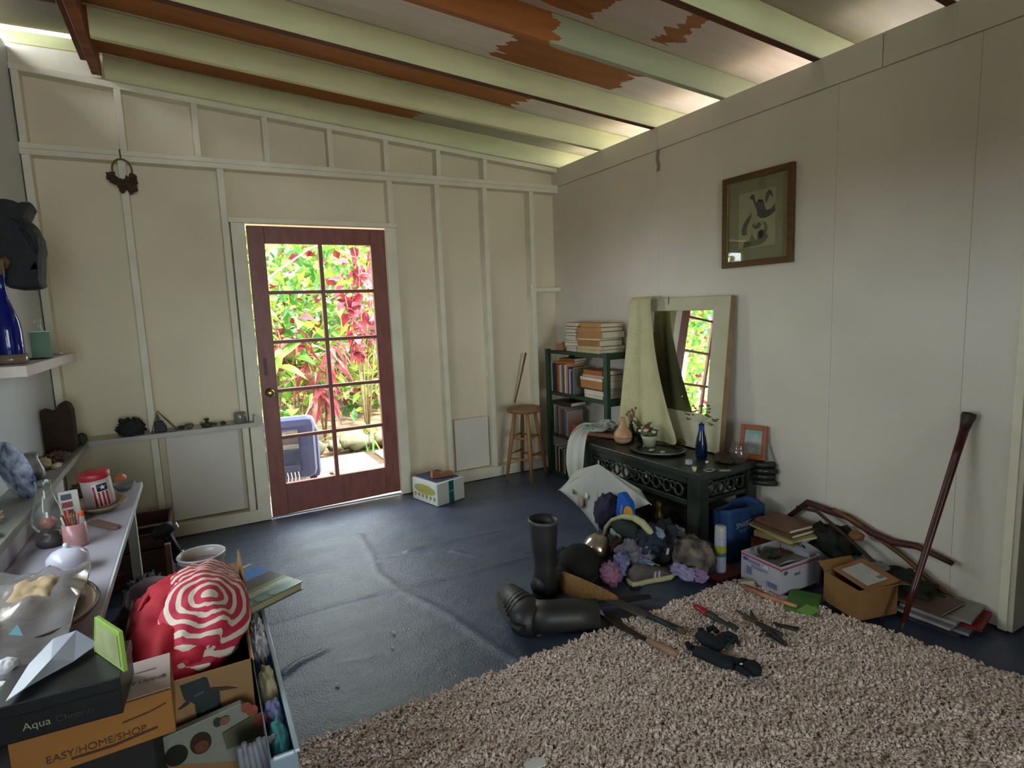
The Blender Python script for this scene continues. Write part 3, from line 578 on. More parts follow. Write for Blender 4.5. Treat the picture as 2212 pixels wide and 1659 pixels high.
# blue bottle with dried stems
o = on_table(1515, 988)
bb = thing('blue_bottle', 'slim cobalt blue bottle holding dried stems in front of the sash mirror', 'bottle', tuple(o))
q = MB(); q.lathe([(.001, 0), (.031, 0), (.034, .01), (.034, .07), (.027, .12), (.019, .15), (.015, .175), (.0145, .195), (.017, .198), (.0165, .206), (.013, .206), (.012, .18)], 22, cap=False); build(q, 'bottle_glass', mat('0c2250', .08, kind='glass', alpha=.6, var=0, c2='16202c', scale=12), bb, smooth=True)
q = MB(); q.lathe([(.0162, .15), (.0168, .17), (.016, .196)], 20, cap=False); build(q, 'blue_collar', mat('1b3f9c', .3), bb, smooth=True)
q = MB(); q2 = MB()
for k in range(11):
    a = -1.4+k*.33; L_ = .07+.06*R_.random(); t = Vector((-.02*math.sin(k), -math.sin(a)*L_*1.1, .206+abs(math.cos(a))*L_)); q.tube([(0, 0, .12), (0, 0, .21), t*.7+Vector((0, 0, .06)), t], .001, 4)
    for m_ in range(3): q2.blob(t+Vector((R_.uniform(-.01, .01), R_.uniform(-.015, .015), R_.uniform(-.012, .012))), (.009, .009, .005), 7, 4, .5, 4, k+m_)
build(q, 'stems', mat('5d5338', .8), bb); build(q2, 'dry_leaves', mat('5f5a36', .8, c2='8a7a5c', scale=50), bb, smooth=True)
# glass pitcher
o = on_table(1596, 1000)
jr = jar_glass('glass_pitcher', 'clear ridged glass pitcher standing before the orange photo frame', 'pitcher', tuple(o), [(.03, 0), (.034, .012), (.05, .035), (.053, .06), (.045, .085), (.040, .1), (.044, .115)], mat('e4dcd4', .05, kind='glass', alpha=.05, var=0))
q = MB(); q.tube([(.02, .042, .1), (.03, .065, .085), (.028, .068, .06), (.02, .052, .04)], .004, 6); build(q, 'handle', mat('d9cfc6', .05, kind='glass', alpha=.2, var=0), jr, smooth=True)
# orange frame leaning
pa, pb, pc_ = U(1640, 992, 'z', TZ), None, None
of = thing('photo_frame', 'small orange wooden photo frame leaning at the table\'s right end', 'photo frame', (-.085, -2.085, TZ), rot=(0, math.radians(12), math.radians(22)))
OM = wood('8a4322', 'a85a30', .5, (8, 1, 8), 3)
for a in ((-.075, -.05, 0, .2), (.05, .075, 0, .2)): part('frame_side', OM, of, lambda q: bx(q, -.008, .008, a[0], a[1], a[2], a[3]))
for a in ((0, .03), (.17, .2)): part('frame_rail', OM, of, lambda q: bx(q, -.008, .008, -.05, .05, a[0], a[1]))
part('photograph', mat('5c6a66', .3, c2='8d9488', scale=18), of, lambda q: bx(q, -.003, 0, -.05, .05, .03, .17)); part('mat_corner', mat('5f9f88', .4), of, lambda q: bx(q, -.0045, -.003, -.05, .045, .15, .17), bevel=0)
q = MB(); q.prism([(-.05, 0), (.05, 0), (.02, .17)], .003, (0, 0, 0), (0, 1, 0), (.0, 0, 1), (1, 0, 0)); o = one('paper_card', q, mat('9aa093', .6), 'pale grey card leaning behind the orange photo frame', 'card'); place(o, (-.035, -2.14, TZ), rot=(0, math.radians(5), math.radians(8)))
# small things on the tabletop
for (u, v, l, c, sh) in ((1488, 1003, 'white square candle near the table\'s front right corner', 'b4b0ba', 'c'), (1500, 1018, 'tiny cream-yellow cup nearest the table corner', 'c3c08c', 't'), (1408, 975, 'small white oval soap on the black table', '9da39a', 'o'), (1432, 978, 'small white ring on the black table', 'b0b0a4', 'r'),
                         (1527, 1000, 'tiny bright white pebble right of the blue bottle', 'd8e0d0', 'p'), (1391, 966, 'tiny brown shell on the table behind the soap', '8c7a62', 'p')):
    q = MB()
    if sh == 'c': q.box((0, 0, .014), (.03, .03, .028)); nm, ct = 'candle', 'candle'
    if sh == 't': q.lathe([(.001, 0), (.010, 0), (.013, .026), (.011, .026), (.009, .006)], 14, cap=False); nm, ct = 'small_cup', 'cup'
    if sh == 'o': q.blob((0, 0, .009), (.022, .014, .009), 14, 8, .05); nm, ct = 'soap', 'soap'
    if sh == 'r': q.tube([(.012*math.cos(a), .012*math.sin(a), .005) for a in [2*PI*k/14 for k in range(15)]], .005, 6); nm, ct = 'ring', 'ring'
    if sh == 'p': q.blob((0, 0, .006), (.011, .008, .008), 10, 6, .2); nm, ct = ('pebble', 'pebble') if 'pebble' in l else ('shell', 'shell')
    o = one(nm, q, mat(c, .4), l, ct, smooth=sh != 'c', bevel=.003 if sh == 'c' else 0); place(o, tuple(on_table(u, v)))
o = on_table(1532, 1017); q = MB(); q.lathe([(.001, 0), (.03, 0), (.036, .006), (.032, .008), (.02, .004)], 20, sx=1, sy=.7, cap=False); x = one('shell_dish', q, mat('8e9580', .3), 'flat pale green shell dish near the table\'s front edge', 'dish', smooth=True); place(x, tuple(o))
q = MB(); q.prism([(0, 0), (.05, .0), (.065, .025), (.02, .03), (-.005, .018)], .003); x = one('paper_scrap', q, mat('969a82', .6), 'torn greenish paper scrap beside the shell dish', 'paper'); place(x, tuple(on_table(1556, 1018)), -.6)
q = MB(); q.lathe([(.001, .004), (.13, 0), (.165, .012), (.16, .015), (.12, .006)], 36, sx=1, sy=1.15, cap=False); x = one('round_tray', q, mat('1d201b', .3, c2='2a2c25', scale=9), 'dark glossy oval tray in the middle of the black table', 'tray', smooth=True); place(x, (-.36, -1.60, TZ))
q = MB(); q.tube([(math.cos(a)*.155, math.sin(a)*.178, .0145+.003*math.sin(5*a)) for a in [3.3+k*.16 for k in range(14)]], .004, 6); x = one('doily_edge', q, mat('8f9484', .7), 'pale scalloped ribbon along the dark tray\'s near rim', 'ribbon', smooth=True); place(x, (-.36, -1.60, TZ))
crumple('moss_clump', 'dark brown mossy clump behind the glass pitcher base', 'moss', U(1565, 990, 'z', TZ+.02)+Vector((.02, 0, 0)), (.06, .075, .03), '2c1d12', 5, '4a3a22', .3, 5, flat=.02)
crumple('yellow_gourd', 'small dull yellow gourd beside the mirror glass', 'gourd', U(1478, 955, 'z', TZ+.02), (.05, .04, .025), '6f6a30', 6, amp=.1)
q = MB(); q.box((0, 0, .0145), (.3, .16, .029)); x = one('cutting_board', q, wood('6b4a33', '94694a', .5, (1, 8, 8), 3), 'thick brown wooden board on the table under the white cloth', 'board', bevel=.006); place(x, tuple(on_table(1300, 945)+Vector((.07, .03, .001))), -1.2)
# towel hanging over the near left corner of the table
def L3(*p): return [tuple(x) for x in p]
pts = [(U(1322, 908, 'z', TZ+.075), .07), (U(1302, 922, 'z', TZ+.07), .085), (U(1282, 922, 'z', TZ+.085), .075), (U(1262, 922, 'z', TZ+.07), .075), (Vector((-.63, -1.10, .54)), .075), (Vector((-.67, -1.12, .44)), .085), (Vector((-.675, -1.13, .33)), .085), (Vector((-.67, -1.14, .22)), .05)]
rows = []
for i, (p, wd) in enumerate(pts):
    nrm = Vector((.25, -1, 0)).normalized() if i > 3 else Vector((-.25, -.9, -.1)).normalized()
    rows.append([tuple(p+nrm*wd*(s/7-.5)*2+Vector((-.012*math.sin(s*1.9+i), 0, .012*math.sin(s*2.3+i*.7)))) for s in range(8)])
lo = loft('dish_towel', rows, mat('a8a89c', .9, c2='b8b8ae', scale=5), .004); tag(lo, 'white dish towel hanging over the table\'s far left corner', 'towel')
crumple('bunched_cloth', 'bunched white cloth with green print at the towel\'s top end', 'cloth', U(1312, 918, 'z', TZ+.07), (.05, .085, .035), 'a3a39c', 8, '8f9a90', .35, 3)
crumple('green_scarf', 'folded grey-green scarf between the towel and the bunched cloth', 'scarf', U(1275, 925, 'z', TZ+.07), (.045, .06, .022), '5f7a68', 9, '8fa39a', .3, 3)
# ---------------------------------------------------------------- things under and before the table
# umbrella
A_ = U(1293, 1003, 'x', -.72)
tips = [U(1238, 1019, 'x', -.66), U(1208, 1058, 'x', -.80), U(1291, 1147, 'x', -.82), U(1404, 1088, 'x', -.70), U(1385, 1058, 'x', -.655)]
um = thing('umbrella', 'half-open white umbrella with small flower prints leaning on the table', 'umbrella', tuple(A_))
q = MB(); UMB = mat('b9b6aa', .75, c2='a5a4a2', scale=3, var=.08)
for i in range(len(tips)-1):
    a, b = tips[i], tips[i+1]; sag = ((a+b)/2-A_).normalized()
    def fn(s, t, a=a, b=b):
        e = a.lerp(b, s); e = e.lerp(A_, .045*4*s*(1-s)); p = A_.lerp(e, t); out = Vector((-1, -.5, .35)).normalized(); return p+out*(.008*math.sin(PI*t)-.012*math.sin(PI*s)*t)
    q = MB(); q.grid(9, 10, fn); build(q, 'canopy_panel', UMB, um, smooth=True, w=True, solid=.001)
    q = MB(); q.tube([A_+(a-A_)*.02, A_.lerp(a, .5)+Vector((-1, -.5, .35)).normalized()*.010, a+(a-A_).normalized()*.012], .0025, 6); build(q, 'rib', mat('c9c6bc', .5), um, smooth=True, w=True)
q = MB(); q.tube([A_+Vector((0, 0, .025)), A_, Vector((-.6, -1.5, .05))], .005, 8); build(q, 'shaft', mat('aaa79c', .4), um, w=True)
for (u, v, c, s) in ((1258, 1085, '9a8470', 14), (1270, 1072, 'd9d2c4', 7), (1242, 1063, '6d6a5c', 6)):
    q = MB(); p = U(u, v, 'x', -.815); 
    n_ = (tips[1]-A_).cross(tips[2]-A_).normalized(); n_ = n_ if n_.x < 0 else -n_; dv = (p-CAM).normalized(); p = CAM+dv*((A_-CAM).dot(n_)/dv.dot(n_))+n_*.012
    q.blob(p, (.004, .0022*s, .0026*s), 12, 8, .4, 4, u); build(q, 'printed_flower', mat(c, .7), um, w=True, smooth=True)
DEP = 2.9/1253
def at(u, v, x): return U(u, v, 'x', x)
def drop(p, h): return Vector((p.x, p.y, max(p.z, h)))
crumple('knit_bag', 'dark purple knitted bag slumped against the white umbrella', 'bag', at(1316, 1108, -.80), (.085, .10, .115), '211c33', 1, '2f2748', .12, 4)
bl = thing('blue_carton', 'bright blue carton with yellow oval standing in the clothes pile', 'box', tuple(at(1346, 1118, -.86)), rot=(.0, math.radians(4), math.radians(10)))
q = MB(); q.prism([(-.055, 0), (.05, 0), (.035, .09), (-.02, .135), (-.045, .13)], .05, (0, 0, 0), (0, -1, 0), (0, 0, 1), (1, 0, 0)); build(q, 'carton_body', mat('1c55b0', .5), bl, bevel=.003)
q = MB(); q.prism(EL(.04, .035, .032, .04), .006, (-.003, 0, 0), (0, -1, 0), (0, 0, 1), (-1, 0, 0)); build(q, 'yellow_oval', mat('c9922e', .5), bl)
q = MB(); q.prism([(-.02, .02), (-.005, .02), (-.002, .07), (-.015, .07)], .004, (-.001, 0, 0), (0, -1, 0), (0, 0, 1), (-1, 0, 0)); build(q, 'print_strip', mat('5a86c8', .5), bl)
# fleece slipper
sl = thing('fleece_slipper', 'dark teal slipper with cream fleece lining on top of the clothes pile', 'slipper', tuple(at(1355, 1145, -.9)))
q = MB(); ctr = at(1355, 1142, -.9)
q.blob(ctr, (.06, .105, .042), 24, 14, .12, 4, 4); build(q, 'slipper_upper', mat('26302e', .9, bump=.4, bscale=80), sl, smooth=True, w=True)
q = MB(); arc = [U(u, v, 'x', -.9) for u, v in ((1308, 1160), (1309, 1140), (1322, 1124), (1345, 1116), (1368, 1118), (1388, 1130), (1402, 1146), (1408, 1152))]
q.tube(arc, [.014, .013, .012, .014, .018, .02, .018, .012], 10); build(q, 'fleece_lining', mat('b5b384', .95, bump=.8, bscale=90), sl, smooth=True, w=True)
q = MB(); q.blob(U(1332, 1152, 'x', -.93), (.02, .05, .026), 16, 10, .2, 4, 2); build(q, 'pale_toe', mat('93a79a', .8), sl, smooth=True, w=True)
q = MB(); q.blob((0, 0, 0), .082, 32, 20, .03, 2, 3); x = one('foil_ball', q, mat('b4b2b4', .18, metal=.7, c2='b8925a', scale=7), 'shiny silver and gold foil ball behind the black hat', 'ball', smooth=True); place(x, tuple(at(1290, 1184, -1.0)))
# black hat
hp = at(1252, 1232, -1.20); ht = thing('felt_hat', 'black felt hat with round crown behind the standing boot', 'hat', tuple(hp), rot=(math.radians(14), math.radians(-10), 0))
HB = mat('15120f', .85, bump=.3, bscale=60)
q = MB(); q.lathe([(.108, 0), (.112, .035), (.104, .085), (.075, .118), (.035, .13), (.001, .126)], 28, cap=False); build(q, 'crown', HB, ht, smooth=True)
q = MB(); q.lathe([(.095, .0), (.14, -.006), (.17, -.012), (.17, -.016), (.095, -.008)], 32, sy=1.1, cap=False); build(q, 'brim', HB, ht, smooth=True)
q = MB(); q.lathe([(.1135, .004), (.1145, .026), (.113, .03)], 28, cap=False); build(q, 'band', mat('2a211c', .6), ht, smooth=True)
crumple('leather_pouch', 'dark grey leather pouch between the boot and the hat', 'pouch', at(1216, 1212, -1.22), (.06, .05, .06), '2c2a2b', 12, '3c3a3c', .2)
crumple('grey_shirt', 'crumpled lilac-grey shirt in the middle of the clothes pile', 'shirt', at(1372, 1195, -.92), (.09, .085, .085), '5c565c', 13, '77717f', .3)
crumple('dark_sweater', 'bunched black sweater on the right of the clothes pile', 'sweater', at(1428, 1178, -.76), (.09, .125, .125), '15171a', 14, '232529', .28)
crumple('maroon_sock', 'dark maroon sock between the foil ball and the grey shirt', 'sock', at(1335, 1185, -.96), (.035, .05, .06), '2b1416', 15, '45201e', .3)
crumple('navy_cloth', 'navy cloth lump under the fleece slipper', 'cloth', at(1405, 1165, -.86), (.07, .07, .07), '1d2230', 16, '2b3242', .3)
crumple('print_scarf', 'small blue and white printed scarf above the brown sneaker', 'scarf', at(1392, 1222, -.93), (.04, .045, .04), '3c4e7a', 17, '8fa3b8', .35, 4)
crumple('red_ribbon', 'bright pinkish-red ribbon bow beside the printed scarf', 'ribbon', at(1372, 1230, -.96), (.025, .03, .022), '9c2f3c', 18, amp=.5, fr=4)
crumple('floral_sock', 'lilac and blue floral sock left of the brown sneaker', 'sock', at(1343, 1243, -1.03), (.035, .045, .07), '4d4f80', 19, '8b8ba8', .35, 4)
crumple('pink_sock', 'pink and white floral sock next to the black hat', 'sock', at(1318, 1252, -1.12), (.04, .06, .055), '7a6a80', 20, '9c5468', .3, 4)
crumple('patterned_bag', 'dark patterned bag with pale swirls by the table leg', 'bag', at(1495, 1200, -.72), (.1, .105, .10), '1e2226', 21, '8a7a6a', .16, 3)
crumple('grey_cover', 'dark grey cloth behind the patterned bag', 'cloth', at(1530, 1205, -.62), (.06, .07, .085), '23262a', 22, amp=.2)
crumple('lilac_sock', 'pale lilac sock in front of the patterned bag', 'sock', at(1475, 1235, -.86), (.035, .075, .03), '7e7698', 23, '9089a8', .3)
crumple('violet_cloth', 'bright violet cloth end beside the lilac sock', 'cloth', at(1508, 1243, -.82), (.035, .05, .028), '75507e', 24, '92749c', .3)
crumple('striped_rag', 'grey and white rag wedged beneath the table\'s front apron', 'rag', at(1460, 1150, -.70), (.04, .07, .035), '4d4a52', 25, '7a7680', .35)
crumple('print_hankie', 'small blue-white handkerchief above the black sweater', 'handkerchief', at(1420, 1152, -.84), (.025, .04, .03), '5a6788', 26, '8f96a8', .35)
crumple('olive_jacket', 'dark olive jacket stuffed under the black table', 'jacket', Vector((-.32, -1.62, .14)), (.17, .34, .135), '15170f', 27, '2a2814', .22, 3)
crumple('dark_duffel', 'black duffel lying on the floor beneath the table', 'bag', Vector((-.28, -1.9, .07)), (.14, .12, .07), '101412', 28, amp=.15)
q = MB(); q.lathe([(.001, 0), (.022, 0), (.028, .03), (.016, .05), (.012, .07), (.02, .09), (.014, .115), (.001, .12)], 16, cap=False); x = one('brass_figurine', q, mat('5e4a1c', .4, metal=.5), 'small dull gold figurine in the dark under the table', 'figurine', smooth=True); place(x, (-.52, -1.78, .12))
# brown sneaker
sn = thing('sneaker', 'brown-grey running shoe with three pale stripes and cream sole', 'shoe', (0, 0, 0))
s0, s1 = U(1372, 1272, 'z', 0), U(1468, 1250, 'z', 0); ex = (s1-s0); Ls = ex.length; ex.normalize(); eyv = Vector((-ex.y, ex.x, 0))
sn.location = s0; LOC[sn.name] = Matrix.Translation(s0); sec = [(0, .028, .062), (.12, .036, .088), (.3, .033, .082), (.45, .035, .068), (.62, .042, .052), (.8, .044, .04), (.93, .034, .032), (1.0, .012, .022)]
def shoe(q, z0, hs, ws=1, n=14):
    vs = []
    for t, w_, h_ in sec:
        for j in range(n): a = 2*PI*j/n; vs.append(s0+ex*(t*Ls)+eyv*(.045+math.cos(a)*w_*ws)+Vector((0, 0, z0+(h_*hs)*(.5+.5*math.sin(a)))))
    q.add(vs, [[i*n+j, i*n+(j+1) % n, (i+1)*n+(j+1) % n, (i+1)*n+j] for i in range(len(sec)-1) for j in range(n)]+[list(range(n))[::-1], [(len(sec)-1)*n+j for j in range(n)]])
q = MB(); shoe(q, .015, 1.0); build(q, 'shoe_upper', mat('4b423f', .8, c2='5d5450', scale=12), sn, smooth=True, w=True)
q = MB(); vs = []
for z, k in ((0, 1.0), (.012, 1.1), (.026, 1.05)):
    for t, w_, h_ in sec: vs.append(s0+ex*((t-.5)*Ls*1.06+.5*Ls)+eyv*(.045-w_*k)+Vector((0, 0, z+.02*(t > .9))))
    for t, w_, h_ in sec[::-1]: vs.append(s0+ex*((t-.5)*Ls*1.06+.5*Ls)+eyv*(.045+w_*k)+Vector((0, 0, z+.02*(t > .9))))
n = 2*len(sec); q.add(vs, [[i*n+j, i*n+(j+1) % n, (i+1)*n+(j+1) % n, (i+1)*n+j] for i in range(2) for j in range(n)]+[list(range(n))[::-1], [2*n+j for j in range(n)]]); build(q, 'sole', mat('b8ae86', .7), sn, smooth=False, w=True, bevel=.004)
for k in range(3):
    a = s0+ex*Ls*(.42+.09*k)-eyv*(-.045+.0415); q = MB(); q.add([a+Vector((0, 0, .032)), a+ex*.012+Vector((0, 0, .032)), a+ex*.022+eyv*.009+Vector((0, 0, .06)), a+ex*.010+eyv*.009+Vector((0, 0, .06))], [[0, 1, 2, 3]]); build(q, 'stripe', mat('a29ba8', .6), sn, w=True, solid=.006)
q = MB(); q.lathe([(.022, .0), (.026, .006), (.02, .012)], 16, sx=1.3, cap=False); build(q, 'collar', mat('1c1a1a', .9), sn); sn.children[-1].location = tuple(ex*Ls*.16+eyv*.045+Vector((0, 0, .1))); sn.children[-1].rotation_euler = (0, 0, math.atan2(ex.y, ex.x))
q = MB(); q.tube([s0+ex*Ls*.4+eyv*.045+Vector((.0, 0, .098)), s0+ex*Ls*.5+eyv*.03+Vector((0, 0, .092)), s0+ex*Ls*.56+eyv*.06+Vector((0, 0, .08)), s0+ex*Ls*.64+eyv*.035+Vector((0, 0, .075))], .003, 5); build(q, 'laces', mat('8c8578', .8), sn, w=True)
# boots
BT = mat('1d1c1c', .5, c2='302e2d', scale=6, bump=.12, bscale=20, spec=.5)
b1 = thing('rubber_boot', 'tall black rubber boot standing upright on the dark floor', 'boot', (-1.455, -1.98, 0), group='pair of rubber boots')
q = MB(); q.lathe([(.058, .02), (.060, .08), (.053, .15), (.060, .24), (.067, .33), (.070, .378), (.0715, .385), (.067, .385), (.063, .33), (.055, .2), (.05, .1)], 26, sx=1, sy=1.1, cap=False); build(q, 'boot_shaft', BT, b1, smooth=True)
q = MB(); sec2 = [(-.065, .04, .08), (0, .048, .105), (.06, .046, .095), (.12, .05, .075), (.18, .048, .06), (.215, .03, .045), (.225, .012, .035)]; vs = []; nn_ = 14
for t, w_, h_ in sec2:
    for j in range(nn_): a = 2*PI*j/nn_; vs.append((t, math.cos(a)*w_, .018+h_*(.5+.5*math.sin(a))))
q.add(vs, [[i*nn_+j, i*nn_+(j+1) % nn_, (i+1)*nn_+(j+1) % nn_, (i+1)*nn_+j] for i in range(len(sec2)-1) for j in range(nn_)]+[list(range(nn_))[::-1], [(len(sec2)-1)*nn_+j for j in range(nn_)]]); q.T = Matrix.Identity(4)
fo = build(q, 'boot_foot', BT, b1, smooth=True); fo.rotation_euler = (0, 0, .3)
q = MB(); q.prism([(-.07, -.03), (-.05, -.045), (.08, -.045), (.19, -.052), (.225, -.03), (.23, 0), (.225, .03), (.19, .052), (.08, .045), (-.05, .045), (-.07, .03)], .02); so = build(q, 'sole', mat('1b1a19', .6), b1, bevel=.003); so.rotation_euler = (0, 0, .3)
q = MB(); q.lathe([(.0695, .372), (.0735, .376), (.0735, .388), (.069, .39)], 26, sy=1.1, cap=False); build(q, 'cuff', mat('4b4648', .4), b1, smooth=True)
b2 = thing('rubber_boot', 'black rubber boot lying on its side next to the rug corner', 'boot', (-1.60, -2.27, 0), group='pair of rubber boots')
qa, qb, qc = Vector((-1.43, -2.37, .068)), Vector((-1.70, -2.245, .076)), Vector((-1.665, -1.97, .07))
q = MB(); q.tube([qa, qa.lerp(qb, .35), qa.lerp(qb, .7), qb], [.068, .071, .07, .076], 20, flat=.92, cap=False); build(q, 'boot_shaft', BT, b2, smooth=True, w=True, solid=.004)
q = MB(); q.tube([qb+Vector((.01, -.045, 0)), qb+Vector((-.012, -.01, 0)), qb+(qc-qb)*.3, qb+(qc-qb)*.6, qb+(qc-qb)*.9, qc], [.07, .088, .078, .066, .052, .02], 18, flat=.9); build(q, 'boot_foot', BT, b2, smooth=True, w=True)
for k in range(4):
    p = qb+(qc-qb)*(.18+.13*k)+Vector((-.008, 0, 0)); q = MB(); q.tube([p+Vector((math.cos(a)*(.084-.007*k), .012*math.sin(a*2), math.sin(a)*(.078-.007*k))) for a in [-.3+k2*.42 for k2 in range(9)]], .004, 6); build(q, 'ridge', mat('3a3638', .4), b2, smooth=True, w=True)
q = MB(); so_ = [qb+Vector((-.068, -.07, -.0)), qb+Vector((-.075, 0, 0)), qb+(qc-qb)*.5+Vector((-.07, 0, 0)), qc+Vector((-.035, .0, 0))]; q.tube(so_, [.03, .036, .034, .02], 8, flat=.4); build(q, 'sole', mat('191817', .6), b2, w=True)
q = MB(); q.tube([(0, 0, 0), (.16, 0, 0), (.36, .0, 0)], [.03, .034, .02], 10, flat=.35); x = one('boot_liner', q, mat('1c1d20', .7), 'flat black liner lying beside the fallen boot\'s open end', 'liner', smooth=True); place(x, (-1.42, -2.2, .03), -.35)
q = MB(); q.prism([(0, 0), (.012, .010), (.026, .004), (.024, -.012), (.008, -.02)], .003); x = one('leaf_scrap', q, mat('b08a74', .7), 'small pink-brown leaf scrap in front of the fallen boot', 'scrap'); place(x, tuple(U(1155, 1372, 'z', .004)))
# woven palm hat crushed
rows = []
for i in range(7):
    t = i/6; c = U(1190+148*t, 1256+36*t, 'x', -1.36+.05*t); w_ = .10*(1-t)**.8*min(1, (t+.15)*4)+.008
    rows.append([tuple(c+Vector((-.3, .2, 0)).normalized()*0+Vector((0, 0, 1))*w_*(s/6-.5)*1.6+Vector((-1, -.4, 0)).normalized()*(.035*math.sin(PI*s/6)*(1-t*.5))) for s in range(7)])
lo = loft('woven_fan', rows, mat('7b5628', .7, c2='94693a', scale=70, bump=.9, bscale=140), .004); tag(lo, 'folded tan woven palm-leaf fan between the two boots and the hat', 'fan')
q = MB(); q.prism([(-.022, -.05), (.022, -.05), (.026, .045), (0, .06), (-.02, .05)], .004); x = one('care_tag', q, mat('8e84a8', .6), 'pale lilac paper tag lying below the woven fan', 'tag'); place(x, tuple(U(1303, 1326, 'z', .05)), rot=(.5, .2, .9))
# machete sheath and wooden-handled tool
def stick3(name, pts, rad, m, label, cat, flat=1, n=8):
    q = MB(); q.tube(pts, rad, n, flat=flat); return one(name, q, m, label, cat, smooth=True)
g = lambda u, v, z=RUGZ: U(u, v, 'z', z)
ms = thing('machete', 'long dark machete in a grey-brown sheath reaching onto the rug', 'machete', tuple(g(1380, 1330, .05)))
q = MB(); q.tube([g(1290, 1280, .07), g(1330, 1300, .06), g(1400, 1330, .055)], [.03, .034, .03], 8, flat=.25); build(q, 'sheath', mat('3a322e', .6, c2='4d4540', scale=8), ms, w=True, smooth=True)
q = MB(); q.tube([g(1400, 1330, .055), g(1440, 1347, .055), g(1468, 1360, .055)], [.016, .017, .018], 8, flat=.6); build(q, 'grip', mat('1f2a2a', .5), ms, w=True, smooth=True)
q = MB(); q.tube([g(1466, 1359, .055), g(1480, 1366, .055)], [.019, .015], 8, flat=.6); build(q, 'pommel', mat('5f4a36', .5), ms, w=True, smooth=True)
sk = thing('sickle', 'dark bladed tool with a worn pinkish wooden handle on the rug edge', 'tool', tuple(g(1380, 1375, .05)))
q = MB(); q.tube([g(1300, 1325, .05), g(1350, 1358, .05), g(1400, 1385, .05)], [.028, .022, .014], 8, flat=.2); build(q, 'blade', mat('2e241e', .5), sk, w=True, smooth=True)
q = MB(); q.tube([g(1398, 1384, .05), g(1425, 1396, .05), g(1450, 1408, .05), g(1462, 1413, .05)], [.012, .014, .018, .010], 10); build(q, 'handle', mat('8a6656', .6, c2='a07c68', scale=12), sk, w=True, smooth=True)
# tools on the rug
ps = thing('pruning_saw', 'folding saw with red grip and dark blade on the rug', 'saw', tuple(g(1545, 1335, .05)))
q = MB(); q.tube([g(1500, 1308, .055), g(1515, 1316, .055), g(1528, 1325, .055)], [.012, .018, .019], 8, flat=.6); build(q, 'red_grip', mat('98202c', .4), ps, w=True, smooth=True)
q = MB(); q.tube([g(1527, 1324, .055), g(1555, 1338, .05), g(1592, 1358, .05)], [.02, .022, .014], 8, flat=.5); build(q, 'body', mat('3b3733', .5, c2='2a2a26', scale=9), ps, w=True, smooth=True)
q = MB(); q.tube([g(1553, 1330, .075), g(1572, 1342, .07)], [.005, .004], 6); build(q, 'pale_inlay', mat('8c8474', .5), ps, w=True)
def pliers(name, label, cat, pv, tip1, tip2, h1, h2, col, r=.006):
    o = thing(name, label, cat, tuple(g(*pv, .05))); P0 = g(*pv, .055); m = mat(col, .45, metal=.3)
    q = MB(); q.blob(P0, (.012, .012, .008), 10, 6, 0); build(q, 'pivot', m, o, w=True, smooth=True)
    for tt in (tip1, tip2): e = g(*tt, .05); q = MB(); q.tube([P0, P0.lerp(e, .5)+Vector((.0, .004, 0)), e], [r*1.6, r*1.5, r*.5], 8, flat=.5); build(q, 'jaw', m, o, w=True, smooth=True)
    for hh_ in (h1, h2): e = g(*hh_, .05); q = MB(); q.tube([P0, P0.lerp(e, .4), e], [r, r*1.2, r*1.1], 8); build(q, 'handle', mat('251f1a', .5), o, w=True, smooth=True)
pliers('garden_shears', 'dark rusty garden shears with open blades on the rug', 'shears', (1632, 1343), (1590, 1318), (1622, 1318), (1690, 1372), (1698, 1392), '4a4238', .008)
pliers('pliers', 'small black pliers at the right of the garden shears', 'pliers', (1680, 1350), (1672, 1343), (1675, 1345), (1722, 1362), (1726, 1358), '2b221c')
pliers('tweezers', 'thin dark tweezers in front of the garden shears', 'tweezers', (1658, 1372), (1654, 1368), (1656, 1370), (1690, 1392), (1692, 1386), '2b2620', .003)
q = MB(); q.tube([g(1560, 1350, .045), g(1580, 1345, .045), g(1605, 1350, .045), g(1618, 1350, .045)], .003, 6); one('wire', q, mat('8c8478', .4), 'thin pale wire beside the garden shears', 'wire', smooth=True)
def glove(name, label, pts, rad, fingers, c='0e1218', spot=None):
    o = thing(name, label, 'glove', tuple(g(*pts[0], .05)), group='work gloves on the rug'); q = MB(); q.tube([g(u, v, .055) for u, v in pts], rad, 10, flat=.6); build(q, 'palm', mat(c, .8, c2='171c24', scale=12, bump=.3, bscale=60), o, w=True, smooth=True)
    for k, f in enumerate(fingers): q = MB(); q.tube([g(u, v, .055+.006*(k % 2)) for u, v in f], [.012, .0125, .011, .007][:len(f)], 8); build(q, 'finger', mat(c, .8), o, w=True, smooth=True)
    if spot: q = MB(); q.blob(g(*spot, .085), (.007, .005, .003), 8, 5, 0); build(q, 'stud', mat('c9c3a0', .4), o, w=True)
glove('work_glove', 'black work glove curled near the middle of the rug tools', [(1513, 1370), (1530, 1382), (1548, 1392), (1562, 1380)], [.03, .04, .04, .028], [[(1560, 1372), (1575, 1370), (1588, 1376), (1594, 1390)], [(1556, 1384), (1572, 1380), (1584, 1388)], [(1530, 1360), (1540, 1355), (1548, 1364)], [(1520, 1362), (1508, 1362)]])
glove('work_glove', 'black work glove stretched out nearest the camera on the rug', [(1500, 1405), (1530, 1415), (1560, 1428), (1595, 1435)], [.028, .034, .036, .03], [[(1595, 1432), (1612, 1436), (1626, 1448)], [(1592, 1442), (1606, 1450), (1618, 1458)], [(1500, 1402), (1488, 1396), (1484, 1390)], [(1590, 1430), (1605, 1428), (1622, 1432)]], spot=(1601, 1434))
